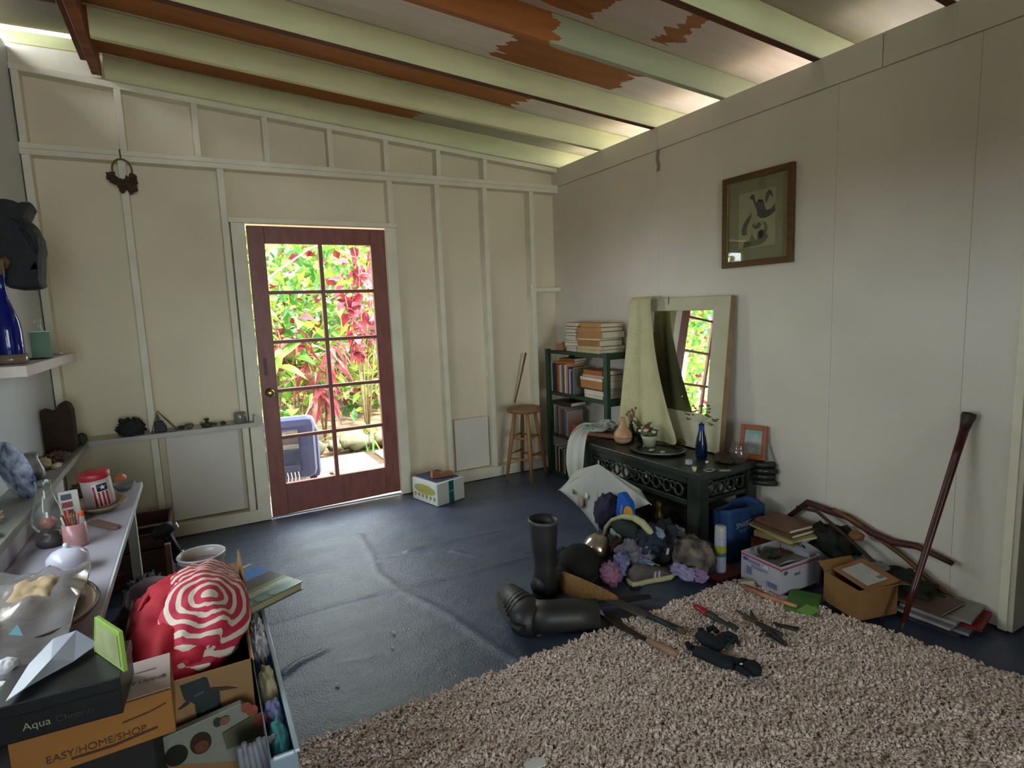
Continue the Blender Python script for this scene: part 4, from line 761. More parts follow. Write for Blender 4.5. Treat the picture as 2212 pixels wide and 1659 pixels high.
q = MB(); q.blob(g(1626, 1443, .06), (.03, .035, .026), 18, 10, .12, 4, 8); one('rubber_ball', q, mat('0d1015', .8), 'round black rubber ball against the stretched-out glove', 'ball', smooth=True)
crumple('teal_rag', 'small teal rag under the curled black glove', 'rag', g(1560, 1390, .045), (.04, .025, .012), '3c4f55', 33, amp=.3)
q = MB(); q.tube([g(1626, 1285, .05), g(1624, 1290, .05), g(1628, 1295, .05)], .004, 6); one('hook_scrap', q, mat('b0aca4', .5), 'tiny white curved scrap on the rug before the postal box', 'scrap')
q = MB(); q.prism([(-.03, -.02), (.03, -.025), (.038, .0), (.01, .018), (-.03, .012)], .004); x = one('tissue', q, mat('d4cfc8', .8), 'white tissue scrap on the rug at the picture\'s bottom edge', 'tissue'); place(x, tuple(g(1153, 1650, .05)))
for (u, v, l) in ((847, 1397, 'larger white fleck in the middle of the dark floor'), (728, 1478, 'white fleck on the dark floor toward the boxes'), (850, 1366, 'tiny white fleck just behind the larger fleck')):
    q = MB(); q.prism([(-.009, -.004), (.006, -.006), (.01, .003), (-.004, .006)], .003); x = one('paper_fleck', q, mat('c9c6b6', .8), l, 'fleck', 'paper flecks on the floor'); place(x, tuple(U(u, v, 'z', .003)), rz=u)
# ---------------------------------------------------------------- right wall side
wk = thing('framed_picture', 'wooden framed ink painting hanging alone on the right wall', 'picture', (0, -2.035, 1.865))
FW = wood('4a3118', '6b4824', .45, (8, 1, 8), 4)
for a in (-.235, .201): part('frame_side', FW, wk, lambda q: bx(q, -.028, -.002, a, a+.034, -.26, .26))
for a in (-.26, .226): part('frame_rail', FW, wk, lambda q: bx(q, -.028, -.002, -.201, .201, a, a+.034))
for a in (-.203, .193): part('gold_fillet', mat('8a7440', .4), wk, lambda q: bx(q, -.024, -.012, a, a+.01, -.226, .226), bevel=0)
part('mat_board', mat('8c8668', .4, c2='969072', scale=3), wk, lambda q: bx(q, -.014, -.010, -.195, .195, -.226, .226)); part('art_paper', mat('b5aa8a', .6, var=.04), wk, lambda q: bx(q, -.0165, -.014, -.125, .12, -.155, .155), bevel=0)
# ink strokes traced in paper coordinates (s across left->right, t up), 0..1
def ink(pts, c, closed=True):
    q = MB(); q.prism([((.5-p[0])*.245-.0025, (p[1]-.5)*.31) for p in pts], .0008, (-.0166, 0, 0), (0, 1, 0), (0, 0, 1), (-1, 0, 0)); build(q, 'ink_shape', mat(c, .7, var=.3, scale=25), wk)
ink([(.30, .90), (.36, .95), (.43, .94), (.44, .86), (.48, .78), (.56, .84), (.66, .82), (.70, .74), (.72, .68), (.76, .62), (.88, .64), (.98, .72), (.99, .58), (.86, .52), (.74, .49), (.62, .50), (.52, .55), (.50, .66), (.45, .74), (.40, .84), (.34, .87)], '35332a')
ink([(.72, .82), (.74, .92), (.82, .97), (.90, .93), (.93, .82), (.88, .86), (.83, .88), (.78, .78), (.74, .74)], '3a382e')
ink([(.36, .62), (.24, .54), (.12, .42), (.08, .30), (.12, .24), (.24, .24), (.22, .32), (.26, .42), (.36, .54)], '4f4f42')
ink([(.38, .38), (.42, .44), (.46, .38), (.52, .42), (.58, .44), (.64, .38), (.56, .32), (.46, .32)], '5d5846')
ink([(.66, .44), (.76, .40), (.80, .30), (.76, .22), (.82, .16), (.74, .08), (.64, .04), (.42, .02), (.12, .01), (.18, .12), (.32, .14), (.38, .24), (.44, .16), (.52, .12), (.54, .26), (.60, .30), (.70, .28), (.72, .34)], '6a6a5a')
ink([(.54, .24), (.60, .30), (.68, .28), (.70, .20), (.64, .12), (.56, .16)], '4c4c40')
part('picture_glass', glass('f6f8f4'), wk, lambda q: bx(q, -.0215, -.0205, -.195, .195, -.226, .226), bevel=0)
# bag in blue
bg_ = thing('blue_tote', 'dark blue recycling tote with white lettering under the table\'s right end', 'bag', (-.31, -2.185, 0), .06)
q = MB(); BB = mat('123058', .6, c2='1a3d6c', scale=4, bump=.2, bscale=12)
def fnb(s, t):
    a = 2*PI*s; k = 1-.12*(1-t)-.02*math.sin(a*3); r = max(abs(math.cos(a)), abs(math.sin(a))); return (.155*math.cos(a)/r**.85*k, .055*math.sin(a)/r**.85*k+.006*math.sin(7*a+5*t), .29*t+.012*math.sin(2*a)*t)
q.grid(33, 12, fnb); q.prism([(-.13, -.045), (.13, -.045), (.13, .045), (-.13, .045)], .004); build(q, 'bag_body', BB, bg_, smooth=True, solid=.003)
text('SMARTUNE', .042, mat('8e8c98', .6), bg_, TM((.0, -.064, .205), rz=0, rx=PI/2)); text('REUSE  RECYCLE', .022, mat('5c6a86', .6), bg_, TM((.0, -.064, .172), rz=0, rx=PI/2))
# spray can
sp = thing('spray_can', 'white spray can with clear cap and yellow label by the table leg', 'spray can', tuple(U(1556, 1250, 'z', 0)+Vector((.012, .012, .034))))
q = MB(); q.lathe([(.001, 0), (.027, 0), (.029, .005), (.029, .175), (.026, .182)], 22); build(q, 'can', mat('8f8fa0', .35), sp, smooth=True)
q = MB(); q.lathe([(.0295, .105), (.0298, .106), (.0298, .142), (.0295, .143)], 22, cap=False); build(q, 'yellow_label', mat('a39a2c', .45, c2='6a6a20', scale=40), sp, smooth=True)
q = MB(); q.lathe([(.0285, .182), (.029, .186), (.028, .235), (.024, .243), (.001, .243)], 22, cap=False); build(q, 'cap', mat('c6c9c4', .2, kind='film', alpha=.6), sp, smooth=True)
q = MB(); q.lathe([(.0294, .085), (.0297, .086), (.0297, .104), (.0294, .105)], 22, cap=False); build(q, 'green_band', mat('3c5a50', .45), sp)
q = MB(); q.box((0, 0, .016), (.2, .095, .032)); x = one('brick', q, mat('5e2a1e', .85, c2='472018', scale=14, bump=.4, bscale=50), 'dark red brick lying under the white spray can', 'brick', bevel=.004); place(x, tuple(U(1560, 1250, 'z', 0)+Vector((.02, 0, 0))), -.05)
# pile of books right of the bag
stack(-.22, -2.40, .0005, [(.26, .19, .03, '3d2b20', 'dark brown book lowest'), (.25, .19, .028, '8c7a48', 'olive-tan book second'), (.27, .2, .034, '8a6a3c', 'thick tan book third'), (.25, .19, .03, '6e2c22', 'red-brown book fourth'), (.2, .15, .028, '3b2a22', 'dark book fifth'),
      (.24, .18, .03, '8b7450', 'buff book sixth'), (.29, .22, .014, 'a89a62', 'thin wide cream book'), (.25, .19, .02, '5f4630', 'brown book'), (.22, .17, .018, '6f4c38', 'topmost reddish book')], 'of the floor pile beside the blue tote', .25)
stack(-.14, -2.69, .0005, [(.25, .2, .06, '3a2f28', 'thick dark box-like book'), (.27, .2, .028, 'a79a6e', 'cream-edged book'), (.25, .19, .02, '7c5a42', 'brown book'), (.2, .15, .014, '5f7686', 'light blue booklet')], 'of the low pile behind the white postal box', .12)
# postal box
zb = .03; F_ = U(1683, 1287, 'z', zb); F_.z = 0; L_ = F_+Vector((.01, .225, 0)); R2 = F_+Vector((.28, -.012, 0))
px = thing('postal_box', 'white postal carton with red and blue stripes holding papers', 'box', tuple(F_+Vector((0, 0, zb))))
e1, e2, hh = (L_-F_), (R2-F_), .14; WP = mat('a3a1a8', .6, var=.05)
up = Vector((0, 0, 1))
def wall3(q, o, a, b, t=.004):
    n_ = a.cross(b).normalized()*t; q.add([o, o+a, o+a+b, o+b, o+n_, o+a+n_, o+a+b+n_, o+b+n_], [[0, 1, 2, 3], [7, 6, 5, 4], [0, 4, 5, 1], [1, 5, 6, 2], [2, 6, 7, 3], [3, 7, 4, 0]])
o0 = F_+up*zb
for (a, b) in ((o0, e1), (o0, e2), (o0+e1, e2), (o0+e2, e1)): q = MB(); wall3(q, a, b, up*hh); build(q, 'side_panel', WP, px, w=True)
q = MB(); wall3(q, o0+up*.002, e1, e2); build(q, 'bottom_panel', WP, px, w=True)
n1 = Vector((-1, 0, 0)); n2 = Vector((0, -1, 0)); hv = up*hh; f0 = F_+up*zb+n1*.003+n2*.003
def deco(o, a, b, nrm, r, c, nm): on_face(o, a, b, nrm, r, mat(c, .6), nm, px, off=.002)
RC = lambda a, b, c, d: [(a, b), (c, b), (c, d), (a, d)]
deco(f0, e1, hv, n1, RC(0, .9, 1, .96), '9c3c54', 'red_stripe'); deco(f0, e2, hv, n2, RC(0, .86, .98, .92), '8c4050', 'red_stripe'); deco(f0, e1, hv, n1, RC(0, 0, 1, .04), '9c5464', 'red_stripe')
deco(f0, e1, hv, n1, EL(.88, .80, .07, .06), '3f4488', 'eagle_emblem'); deco(f0, e1, hv, n1, RC(.52, .72, .8, .82), '70708c', 'print_line'); deco(f0, e1, hv, n1, RC(.72, .28, .84, .55), '66668c', 'stamp'); deco(f0, e1, hv, n1, RC(.06, .16, .3, .34), '5c6688', 'stamp'); deco(f0, e1, hv, n1, RC(.28, .74, .4, .84), 'b9bcb8', 'sticker')
deco(f0, e2, hv, n2, EL(.14, .74, .05, .07), '4a4658', 'emblem'); deco(f0, e2, hv, n2, RC(.8, .25, .92, .82), '8c8ca8', 'tape_strip')
text('PRIORITY', .022, mat('6a6a90', .6), px, frame_m(f0+n1*.004+e1*.5+hv*.62, -e1, up), w=True)
text('MAIL', .02, mat('7a5a70', .6), px, frame_m(f0+n2*.004+e2*.42+hv*.6, e2, up), w=True)
q = MB(); q.add([o0+e2*.02+e1*.02+up*(hh-.03), o0+e2*.98+e1*.02+up*(hh-.035), o0+e2*.98+e1*.98+up*(hh-.055), o0+e2*.02+e1*.98+up*(hh-.05)], [[0, 1, 2, 3]]); x = one('newspaper', q, mat('67655f', .8, c2='787670', scale=12), 'grey newspaper sheet lying inside the white postal box', 'newspaper', solid=.003)
rows = [[tuple(o0+e2*(.05+.9*s/5)+e1*(.05+.12*i)+up*(hh+.004-.03*i+.012*math.sin(s*1.5))) for s in range(6)] for i in range(3)]
x = loft('tissue_liner', rows, mat('b4b5ac', .7), .002); tag(x, 'white paper liner along the near rim inside the postal box', 'paper')
for (a, b, l, c) in ((.75, .35, 'dark oval sunglasses lens propped in the postal box', '3a3432'), (.72, .5, 'second dark oval lens beside the first in the postal box', '393230')):
    q = MB(); q.lathe([(.001, 0), (.022, 0), (.022, .004), (.001, .004)], 18, sy=.62); x = one('lens', q, mat(c, .2), l, 'lens'); place(x, tuple(o0+e1*a+e2*(b-.15)+up*(hh+.005)), rot=(1.2, .3, .4))
crumple('sprig_bundle', 'dark green herb bundle inside the postal box', 'herbs', o0+e1*.7+e2*.55+up*(hh-.025), (.035, .03, .02), '2f362c', 41, '4a4c40', .4, 5)
rows = [[tuple(U(u, v, 'y', -2.635+.012*math.sin(k_*2.1+i))) for k_, (u, v) in enumerate(r)] for i, r in enumerate((((1722, 1160), (1745, 1172), (1768, 1186), (1786, 1200)), ((1745, 1188), (1762, 1196), (1780, 1208), (1797, 1224)), ((1757, 1225), (1768, 1232), (1784, 1238), (1801, 1245)), ((1760, 1250), (1770, 1262), (1786, 1262), (1800, 1256)), ((1764, 1262), (1774, 1276), (1786, 1280), (1796, 1262))))]
x = loft('plastic_sack', rows, mat('a8a8ae', .35, kind='film', alpha=.75), .001); tag(x, 'translucent white plastic sheet hanging off the postal box\'s right side', 'plastic sheet')
# green book and pole
book('green-covered book lying flat on the rug right of the postal box', tuple(U(1735, 1303, 'z', .032)), (.13, .2, .012), .5, '3f6b22', 'a9a88c')
q = MB(); q.prism([(-.06, -.03), (.02, -.03), (.02, .03), (-.06, .03)], .003); x = one('leaf_card', q, mat('6fa03c', .5), 'small bright green card overlapping the green book', 'card'); place(x, tuple(U(1752, 1315, 'z', .046)), .1)
stick3('wooden_pole', [U(1606, 1268, 'z', .045), U(1660, 1290, 'z', .045), U(1722, 1311, 'z', .045)], [.011, .011, .010], wood('9a5c42', 'b88562', .5, (1, 6, 6)), 'short orange-pink wooden rod under the postal box front', 'rod')
q = MB(); q.box((0, 0, .012), (.07, .035, .024)); x = one('eraser_block', q, mat('a29c84', .6), 'small cream block at the rod\'s left end', 'block', bevel=.004); place(x, tuple(U(1612, 1263, 'z', .03)), -.5)
stick3('branch', [U(1590, 1258, 'z', .03), U(1640, 1278, 'z', .04), U(1700, 1305, 'z', .035)], [.008, .009, .006], wood('5b3426', '7a4a36', .6), 'thin dark red branch in front of the cream block', 'branch')
# open cardboard box with envelope
cf = U(1852, 1341, 'z', zb); cl = cf+Vector((.055, .19, 0)); crr = cf+Vector((.2, -.05, 0))
kx = thing('cardboard_box', 'small open brown cardboard box holding a padded envelope', 'box', tuple(cf)); CB = mat('7b5730', .75, c2='8a6438', scale=5)
a1, a2, ch = cl-cf, crr-cf, .135
for (a, b) in ((cf, a1), (cf, a2), (cf+a1, a2), (cf+a2, a1)): q = MB(); wall3(q, a, b, up*ch); build(q, 'side_panel', CB, kx, w=True)
q = MB(); wall3(q, cf, a1, a2); build(q, 'bottom_panel', CB, kx, w=True)
q = MB(); wall3(q, cf+a2+up*ch, a1*.9, a2.normalized()*.08+up*-.02, .003); build(q, 'flap', CB, kx, w=True)
q = MB(); wall3(q, cf+up*ch, a2*.98, a1.normalized()*-.03+up*.015, .003); build(q, 'flap', CB, kx, w=True)
q = MB(); wall3(q, cf+a1+up*ch, a2*.9, a1.normalized()*.04+up*.03, .003); build(q, 'flap', CB, kx, w=True)
en = thing('padded_envelope', 'brown padded envelope with white label resting in the cardboard box', 'envelope', tuple(cf+a1*.45+a2*.62+up*(ch+.006)), rot=(.1, -.14, math.atan2(a2.y, a2.x)))
q = MB(); q.box((0, 0, .006), (.17, .2, .012)); build(q, 'envelope_body', mat('8a6038', .7), en, bevel=.005); q = MB(); q.box((-.01, .0, .0135), (.11, .14, .001)); build(q, 'label', mat('a9a8a0', .6), en); q = MB(); q.box((.03, -.045, .0145), (.03, .02, .001)); build(q, 'stamp', mat('6c6a70', .6), en)
# heaps along the wall
crumple('dark_coat', 'dark green coat heaped against the right wall', 'coat', Vector((-.13, -2.93, .07)), (.11, .17, .075), '191d14', 51, '2c3024', .3)
crumple('black_garment', 'black garment bunched behind the low book pile', 'garment', Vector((-.1, -2.58, .13)), (.09, .13, .11), '15170f', 52, '23261c', .3)
crumple('grey_sack', 'dull grey-green sack between the book pile and cardboard box', 'sack', Vector((-.23, -2.8, .06)), (.10, .10, .06), '3a3e38', 53, '4f524c', .25)
crumple('dried_gourd', 'small brown dried gourd on the sack below the driftwood', 'gourd', at(1850, 1157, -.13), (.03, .035, .022), '7a5230', 54, amp=.1)
crumple('white_shell', 'chalky round shell on the grey sack', 'shell', Vector((-.24, -2.80, .125)), (.025, .025, .022), '6f7264', 55, amp=.1)
crumple('glass_scrap', 'crumpled clear wrapper on the dark coat', 'wrapper', Vector((-.15, -2.86, .148)), (.03, .035, .015), '7c8280', 56, amp=.4)
q = MB()
sec_ = [at(u, v, -.045) for u, v in ((1700, 1118), (1745, 1088), (1790, 1100), (1830, 1118), (1880, 1150), (1930, 1168), (1980, 1183), (2020, 1197), (2058, 1216))]
sec_ = [p+Vector((0, 0, .008*math.sin(i*2.3))) for i, p in enumerate(sec_)]
q.tube(sec_, [.012, .018, .019, .018, .017, .018, .016, .014, .012], 9); one('driftwood', q, mat('3c1a16', .6, c2='552a20', scale=9, bump=.6, bscale=30), 'crooked dark red-brown driftwood branch leaning along the right wall', 'driftwood', smooth=True)
stick3('bamboo_pole', [at(u, v, x) for u, v, x in ((1800, 1100, -.06), (1860, 1135, -.05), (1950, 1200, -.04), (2020, 1262, -.04), (2084, 1314, -.05))], [.011, .011, .012, .012, .011], wood('5a3a1a', '7c5428', .5, (1, 1, 1), 8), 'straight light-brown bamboo pole sloping down to the floor by the wall', 'pole')
stick3('twisted_root', [at(u, v, x) for u, v, x in ((1722, 1095, -.09), (1765, 1105, -.11), (1830, 1160, -.12), (1900, 1225, -.13), (1960, 1260, -.12))], [.008, .009, .009, .008, .006], mat('2c2018', .7, c2='46301f', scale=9), 'thin dark twisted root lying over the clothing heap', 'root')
w0, w1 = Vector((-.405, -3.09, .03)), Vector((-.03, -3.125, .90))
ws = thing('walking_stick', 'polished red-brown walking stick leaning against the right wall', 'walking stick', tuple(w0))
q = MB(); q.tube([w0.lerp(w1, t) for t in (0.03, .2, .4, .6, .8, .93)], [.0105, .012, .0135, .0145, .016, .018], 12); build(q, 'shaft', mat('3c1512', .25, c2='55231b', scale=5, stretch=(1, 1, .3)), ws, w=True, smooth=True)
q = MB(); q.tube([w0.lerp(w1, t) for t in (.93, .96, .985, 1.0)], [.018, .022, .027, .026], 12); build(q, 'carved_head', mat('33291c', .5), ws, w=True, smooth=True)
q = MB(); q.tube([w0, w0.lerp(w1, .03)], [.008, .0105], 12); build(q, 'ferrule', mat('241510', .4), ws, w=True)
q = MB(); q.blob((0, 0, 0), (.006, .006, .005), 8, 5, 0); x = one('bead', q, mat('b5b0a0', .4), 'tiny white bead on the rug beside the walking stick tip', 'bead'); place(x, tuple(U(1937, 1373, 'z', .042)))
rr_ = random.Random(3)
for k, (c, nm, w_) in enumerate((('3c2f30', 'lowest dark-edged magazine', .0), ('8f9298', 'grey-blue cornered magazine second from the bottom', .05), ('a5a0a4', 'white-edged magazine third', -.05), ('8c1c28', 'bright red magazine', .12), ('9c9894', 'pale grey magazine', -.02), ('8a8a84', 'creased white magazine', .06), ('5a4438', 'topmost brownish magazine', -.1))):
    book(f'{nm} of the fanned pile by the walking stick', (-.145+w_*.3, -3.11-w_*.4, .001+.013*k), (.21, .2, .0125), w_+.1, c, 'b0a6a8', name='magazine', cat='magazine', group='fanned magazines by the walking stick')
crumple('pale_tissue', 'crumpled pinkish tissue on the magazine pile', 'tissue', at(1985, 1290, -.16), (.03, .04, .02), '8c7a70', 58, amp=.4)
# next room glimpsed
crumple('pink_blanket', 'magenta blanket bundle seen through the right-hand doorway', 'blanket', U(2224, 1270, 'x', .45), (.12, .12, .14), '8c1f5c', 61, 'b04a80', .2)
crumple('white_pillow', 'white pillow above the magenta blanket in the doorway', 'pillow', U(2222, 1215, 'x', .5), (.12, .12, .06), 'b4b6c4', 62, amp=.1)
crumple('white_bundle', 'small white bundle on the floor just beyond the doorway', 'bundle', U(2226, 1380, 'x', .15)*1, (.06, .06, .05), 'a8a8b0', 63, amp=.2)
# ---------------------------------------------------------------- left side: shelves
SHM = mat('b9b6ae', .4, var=.06, scale=6)
LZ = .72
q = MB(); bx(q, -3.63, -2.55, -.115, .088, LZ-.03, LZ); bx(q, -2.563, -2.55, -.118, .088, LZ-.03, LZ+.045); o = one('wall_shelf', q, SHM, 'narrow white shelf along the back wall left of the red door', 'shelf', bevel=.002)
sb_ = thing('window_ledge', 'narrow grey-white ledge running along the left wall beneath the window', 'ledge', (-3.55, -1.9, LZ))
part('ledge_board', mat('8c8a84', .35), sb_, lambda q: bx(q, -3.628, -3.475, -3.9, -.12, LZ-.03, LZ), w=True); part('ledge_apron', mat('b2aeb4', .4), sb_, lambda q: bx(q, -3.495, -3.48, -3.9, -.9, LZ-.098, LZ-.031), w=True)
TBZ = .62
lt = thing('side_table', 'long white-topped side table below the ledge on the left', 'table', (-3.4, -2.2, 0))
part('tabletop', mat('a8a4b2', .3, var=.05), lt, lambda q: bx(q, -3.627, -3.168, -2.74, -.93, TBZ-.022, TBZ), w=True, bevel=.003)
part('edge_strip', mat('c9d6d8', .25), lt, lambda q: bx(q, -3.167, -3.161, -2.74, -.93, TBZ-.022, TBZ+.001), w=True, bevel=0)
for y in (-1.0, -2.68):
    for x in (-3.58, -3.22): part('leg', SHM, lt, lambda q: bx(q, x-.02, x+.02, y-.02, y+.02, 0, TBZ-.022), w=True)
uz = 1.262
q = MB(); bx(q, -3.63, -3.452, -1.42, -.30, uz-.045, uz); o = one('high_shelf', q, mat('c6bab4', .45, var=.08), 'thick white plank shelf high on the left wall carrying bottles', 'shelf', bevel=.003)
def ux(u, v): return U(u, v, 'z', uz)
# blue bottle
o = Vector((-3.535, -1.22, uz)); d_ = thing('cobalt_bottle', 'tall cobalt blue glass bottle on the high shelf at the left edge', 'bottle', tuple(o+Vector((0, 0, .006))))
q = MB(); q.lathe([(.001, 0), (.044, 0), (.047, .01), (.047, .13), (.043, .17), (.03, .215), (.019, .26), (.0145, .30), (.014, .345), (.017, .348), (.017, .362), (.013, .365), (.012, .30)], 26, cap=False); build(q, 'bottle_glass', mat('0c1f8c', .06, kind='glass', alpha=.55, var=0), d_, smooth=True)
q = MB(); q.lathe([(.016, .35), (.019, .37), (.017, .4), (.022, .415), (.001, .43)], 14, cap=False); build(q, 'stopper', mat('5b4632', .7, c2='7a6444', scale=30), d_, smooth=True)
q = MB(); q.lathe([(.05, .002), (.055, .006), (.056, .04), (.053, .04), (.052, .008)], 26, cap=False); x = one('glass_coaster', q, mat('a89484', .12, kind='glass', alpha=.5, var=0), 'amber-clear glass dish around the foot of the cobalt bottle', 'dish', smooth=True); place(x, tuple(o))
o = Vector((-3.497, -.90, uz)); jg = thing('square_jar', 'square pale green glass jar on the high shelf', 'jar', tuple(o+Vector((0, 0, .0))), .3)
q = MB(); q.prism([(-.036, -.036), (.036, -.036), (.036, .036), (-.036, .036)], .115, (0, 0, .008)); q.f = [f for f in q.f if f != [4, 5, 6, 7]]; q.mi = [0]*len(q.f); build(q, 'jar_glass', mat('a9cdbb', .05, kind='glass', alpha=.3, var=0), jg, bevel=.004, solid=.003)
q = MB(); q.tube([(.037*a, .037*b, .127) for a, b in ((-1, -1), (1, -1), (1, 1), (-1, 1), (-1, -1))], .0028, 6); build(q, 'rim', mat('b9d9cc', .1), jg)
o = Vector((-3.51, -.80, uz)); cbt = thing('clear_bottle', 'small clear glass bottle standing behind the square green jar', 'bottle', tuple(o))
q = MB(); q.lathe([(.001, 0), (.024, 0), (.026, .01), (.026, .1), (.013, .14), (.010, .165), (.015, .172), (.015, .186), (.010, .188)], 20, cap=False); build(q, 'bottle_glass', mat('e6efec', .05, kind='glass', alpha=.15, var=0), cbt, smooth=True)
q = MB(); q.lathe([(.001, 0), (.045, 0), (.055, .004), (.05, .006), (.03, .004)], 24, sy=1.5, cap=False); x = one('dark_dish', q, mat('2e2822', .4), 'low dark dish under the square jar on the high shelf', 'dish', smooth=True); place(x, (-3.515, -.86, uz))
q = MB(); q.lathe([(.001, .001), (.02, .001), (.024, .006), (.012, .012), (.001, .009)], 14, sy=1.6, cap=False); x = one('silver_charm', q, mat('c9cccb', .2, metal=.6), 'small shiny silver charm at the far end of the high shelf', 'charm', smooth=True); place(x, (-3.50, -.48, uz))
# carved mask
px_ = [(0, 435), (18, 434), (36, 438), (48, 444), (60, 441), (70, 441), (75, 450), (68, 455), (69, 463), (62, 474), (68, 480), (76, 486), (84, 497), (87, 506), (94, 518), (97, 535), (99, 545), (96, 560), (96, 585), (96, 612), (99, 620), (96, 624), (80, 627), (55, 628), (30, 624), (12, 615), (0, 600)]
mk = thing('carved_mask', 'large dark carved wooden mask jutting from the upper left wall', 'mask', (-3.6, -1.0, 1.83))
pp = [U(u, v, 'y', -1.05) for u, v in px_]; hole = [U(u, v, 'y', -1.05) for u, v in ((68, 571), (80, 569), (86, 573), (86, 590))]
MK = mat('1b1c1e', .75, c2='28292c', scale=14, bump=.9, bscale=22)
q = MB(); n = len(px_)
def prof(y, k, cx=-3.56, cz=1.84): return [Vector((-3.628 if p.x < -3.6 else cx+(p.x-cx)*k, y, cz+(p.z-cz)*k)) for p in pp]
lay = [(-1.13, .95), (-1.10, 1.0), (-1.05, 1.0), (-.98, .97), (-.93, .85)]; vs = [v for y, k in lay for v in prof(y, k)]
q.add(vs, [[i*n+j, i*n+(j+1) % n, (i+1)*n+(j+1) % n, (i+1)*n+j] for i in range(4) for j in range(n)]+[list(range(n))[::-1], [4*n+j for j in range(n)]]); build(q, 'mask_body', MK, mk, w=True)
q = MB(); hc = sum(hole, Vector())/4; q.prism([(-.012, -.02), (.010, .016), (.014, -.016)], .012, hc+Vector((0, -.08, 0)), (1, 0, 0), (0, 0, 1), (0, 1, 0)); build(q, 'jaw_gap_wedge', mat('6a655a', .6), mk, w=True)  # pale wedge standing in for the see-through gap at the jaw
q = MB(); q.tube([U(8, 556, 'y', -1.16), U(14, 565, 'y', -1.16), U(12, 580, 'y', -1.15)], [.012, .014, .01], 8); build(q, 'carved_ear', mat('6b4f2e', .7), mk, w=True, smooth=True)
for k in range(3): q = MB(); q.tube([U(20+18*k, 470+20*k, 'y', -1.125), U(45+14*k, 480+28*k, 'y', -1.135), U(66+8*k, 520+20*k, 'y', -1.12)], [.004, .008, .004], 6); build(q, 'brow_ridge', MK, mk, w=True, smooth=True)
# wreath
wr_ = thing('seedpod_wreath', 'small twig hoop with clusters of brown pods hanging on the back wall', 'wreath', (-3.15, -.012, 2.32))
q = MB(); q.tube([(.05*math.cos(a), 0, .012+.062*math.sin(a)) for a in [2*PI*k/20 for k in range(21)]], .0055, 6); build(q, 'hoop', mat('6d5c34', .8), wr_, smooth=True)
q = MB(); q.tube([(0, 0, .07), (-.002, .0, .13)], .004, 5); build(q, 'cord', mat('6a4526', .8), wr_)
for k, (x, z, s) in enumerate(((-.06, -.03, .026), (-.045, -.055, .024), (-.02, -.07, .026), (.005, -.085, .024), (.03, -.05, .022), (.05, -.03, .022), (.055, -.06, .022), (.03, -.085, .024), (-.01, -.105, .02), (.035, -.11, .02), (.055, -.095, .018), (.012, -.06, .02))):
    q = MB(); q.blob((x, -.012, z), (s*.9, s*.7, s), 10, 7, .5, 4, k); build(q, 'seed_pod', mat('3c2f20', .8, c2='54402e', scale=60), wr_)
# back shelf contents
def bs(u, v, y=-.05): return Vector((U(u, v, 'y', y).x, y, LZ))
crumple('dark_rock', 'dark jagged rock lump on the back shelf', 'rock', bs(285, 940)+Vector((0, 0, .045)), (.068, .045, .06), '272829', 71, '33342f', .35, 4, flat=.043)
pyd = thing('wire_pyramid', 'dark cluster inside a thin wire pyramid on the back shelf', 'ornament', tuple(bs(347, 925)))
q = MB(); q.prism([(-.034, 0), (.036, 0), (.034, .03), (.014, .07), (-.008, .075), (-.03, .07)], .04, (0, .02, 0), (1, 0, 0), (0, 0, 1), (0, -1, 0)); build(q, 'crystal', mat('2a302d', .6), pyd, bevel=.006)
q = MB(); ap = Vector((-.008, 0, .135)); bs4 = [Vector((-.05, -.04, .002)), Vector((.09, -.04, .002)), Vector((.09, .035, .002)), Vector((-.05, .035, .002))]
for i in range(4): q.tube([bs4[i], ap], .0025, 5); q.tube([bs4[i], bs4[(i+1) % 4]], .0025, 5)
build(q, 'wire_frame', mat('4c4c3e', .5), pyd)
q = MB(); q.prism([(-.012, 0), (.012, 0), (0, .04)], .012, (-.008, .006, .08), (1, 0, 0), (0, 0, 1), (0, -1, 0)); build(q, 'tip', mat('4a4536', .6), pyd)
for (u, l, c, r, nm) in ((389, 'tiny dark stone on the back shelf', '3f3730', (.02, .012, .012), 'stone'), (463, 'tiny brown pebble behind the brass burner', '5c4a3c', (.012, .012, .01), 'pebble'), (480, 'small reddish pebble on the back shelf', '5a443a', (.016, .014, .012), 'pebble')):
    crumple(nm, l, nm, bs(u, 900)+Vector((0, 0, r[2])), r, c, u, amp=.25)
q = MB(); q.lathe([(.001, 0), (.012, 0), (.024, .014), (.026, .03), (.022, .028), (.012, .012)], 12, cap=False); x = one('small_bowl', q, mat('6b625a', .4), 'tiny greyish open bowl on the middle of the back shelf', 'bowl', smooth=True); place(x, tuple(bs(408, 915)))
br_ = thing('oil_burner', 'squat dark brass oil burner with flared top on the back shelf', 'burner', tuple(bs(446, 905)))
q = MB(); q.lathe([(.001, 0), (.03, 0), (.036, .01), (.036, .022), (.012, .026), (.01, .04), (.016, .05), (.018, .054), (.001, .054)], 18, cap=False); build(q, 'burner_body', mat('3c3a2a', .5), br_, smooth=True)
q = MB(); q.tube([(-.034, 0, .01), (-.038, 0, .03), (-.022, 0, .032)], .003, 6); build(q, 'handle', mat('4a4736', .5), br_)
q = MB(); q.blob((0, 0, .006), (.016, .012, .006), 12, 6, 0); x = one('white_dish', q, mat('b4b4a6', .4), 'small white oval dish beside the lidded glass jar', 'dish', smooth=True); place(x, tuple(bs(494, 905)))
gj = thing('glass_jar', 'small clear glass jar of tan contents at the back shelf\'s right end', 'jar', tuple(bs(519, 905)))
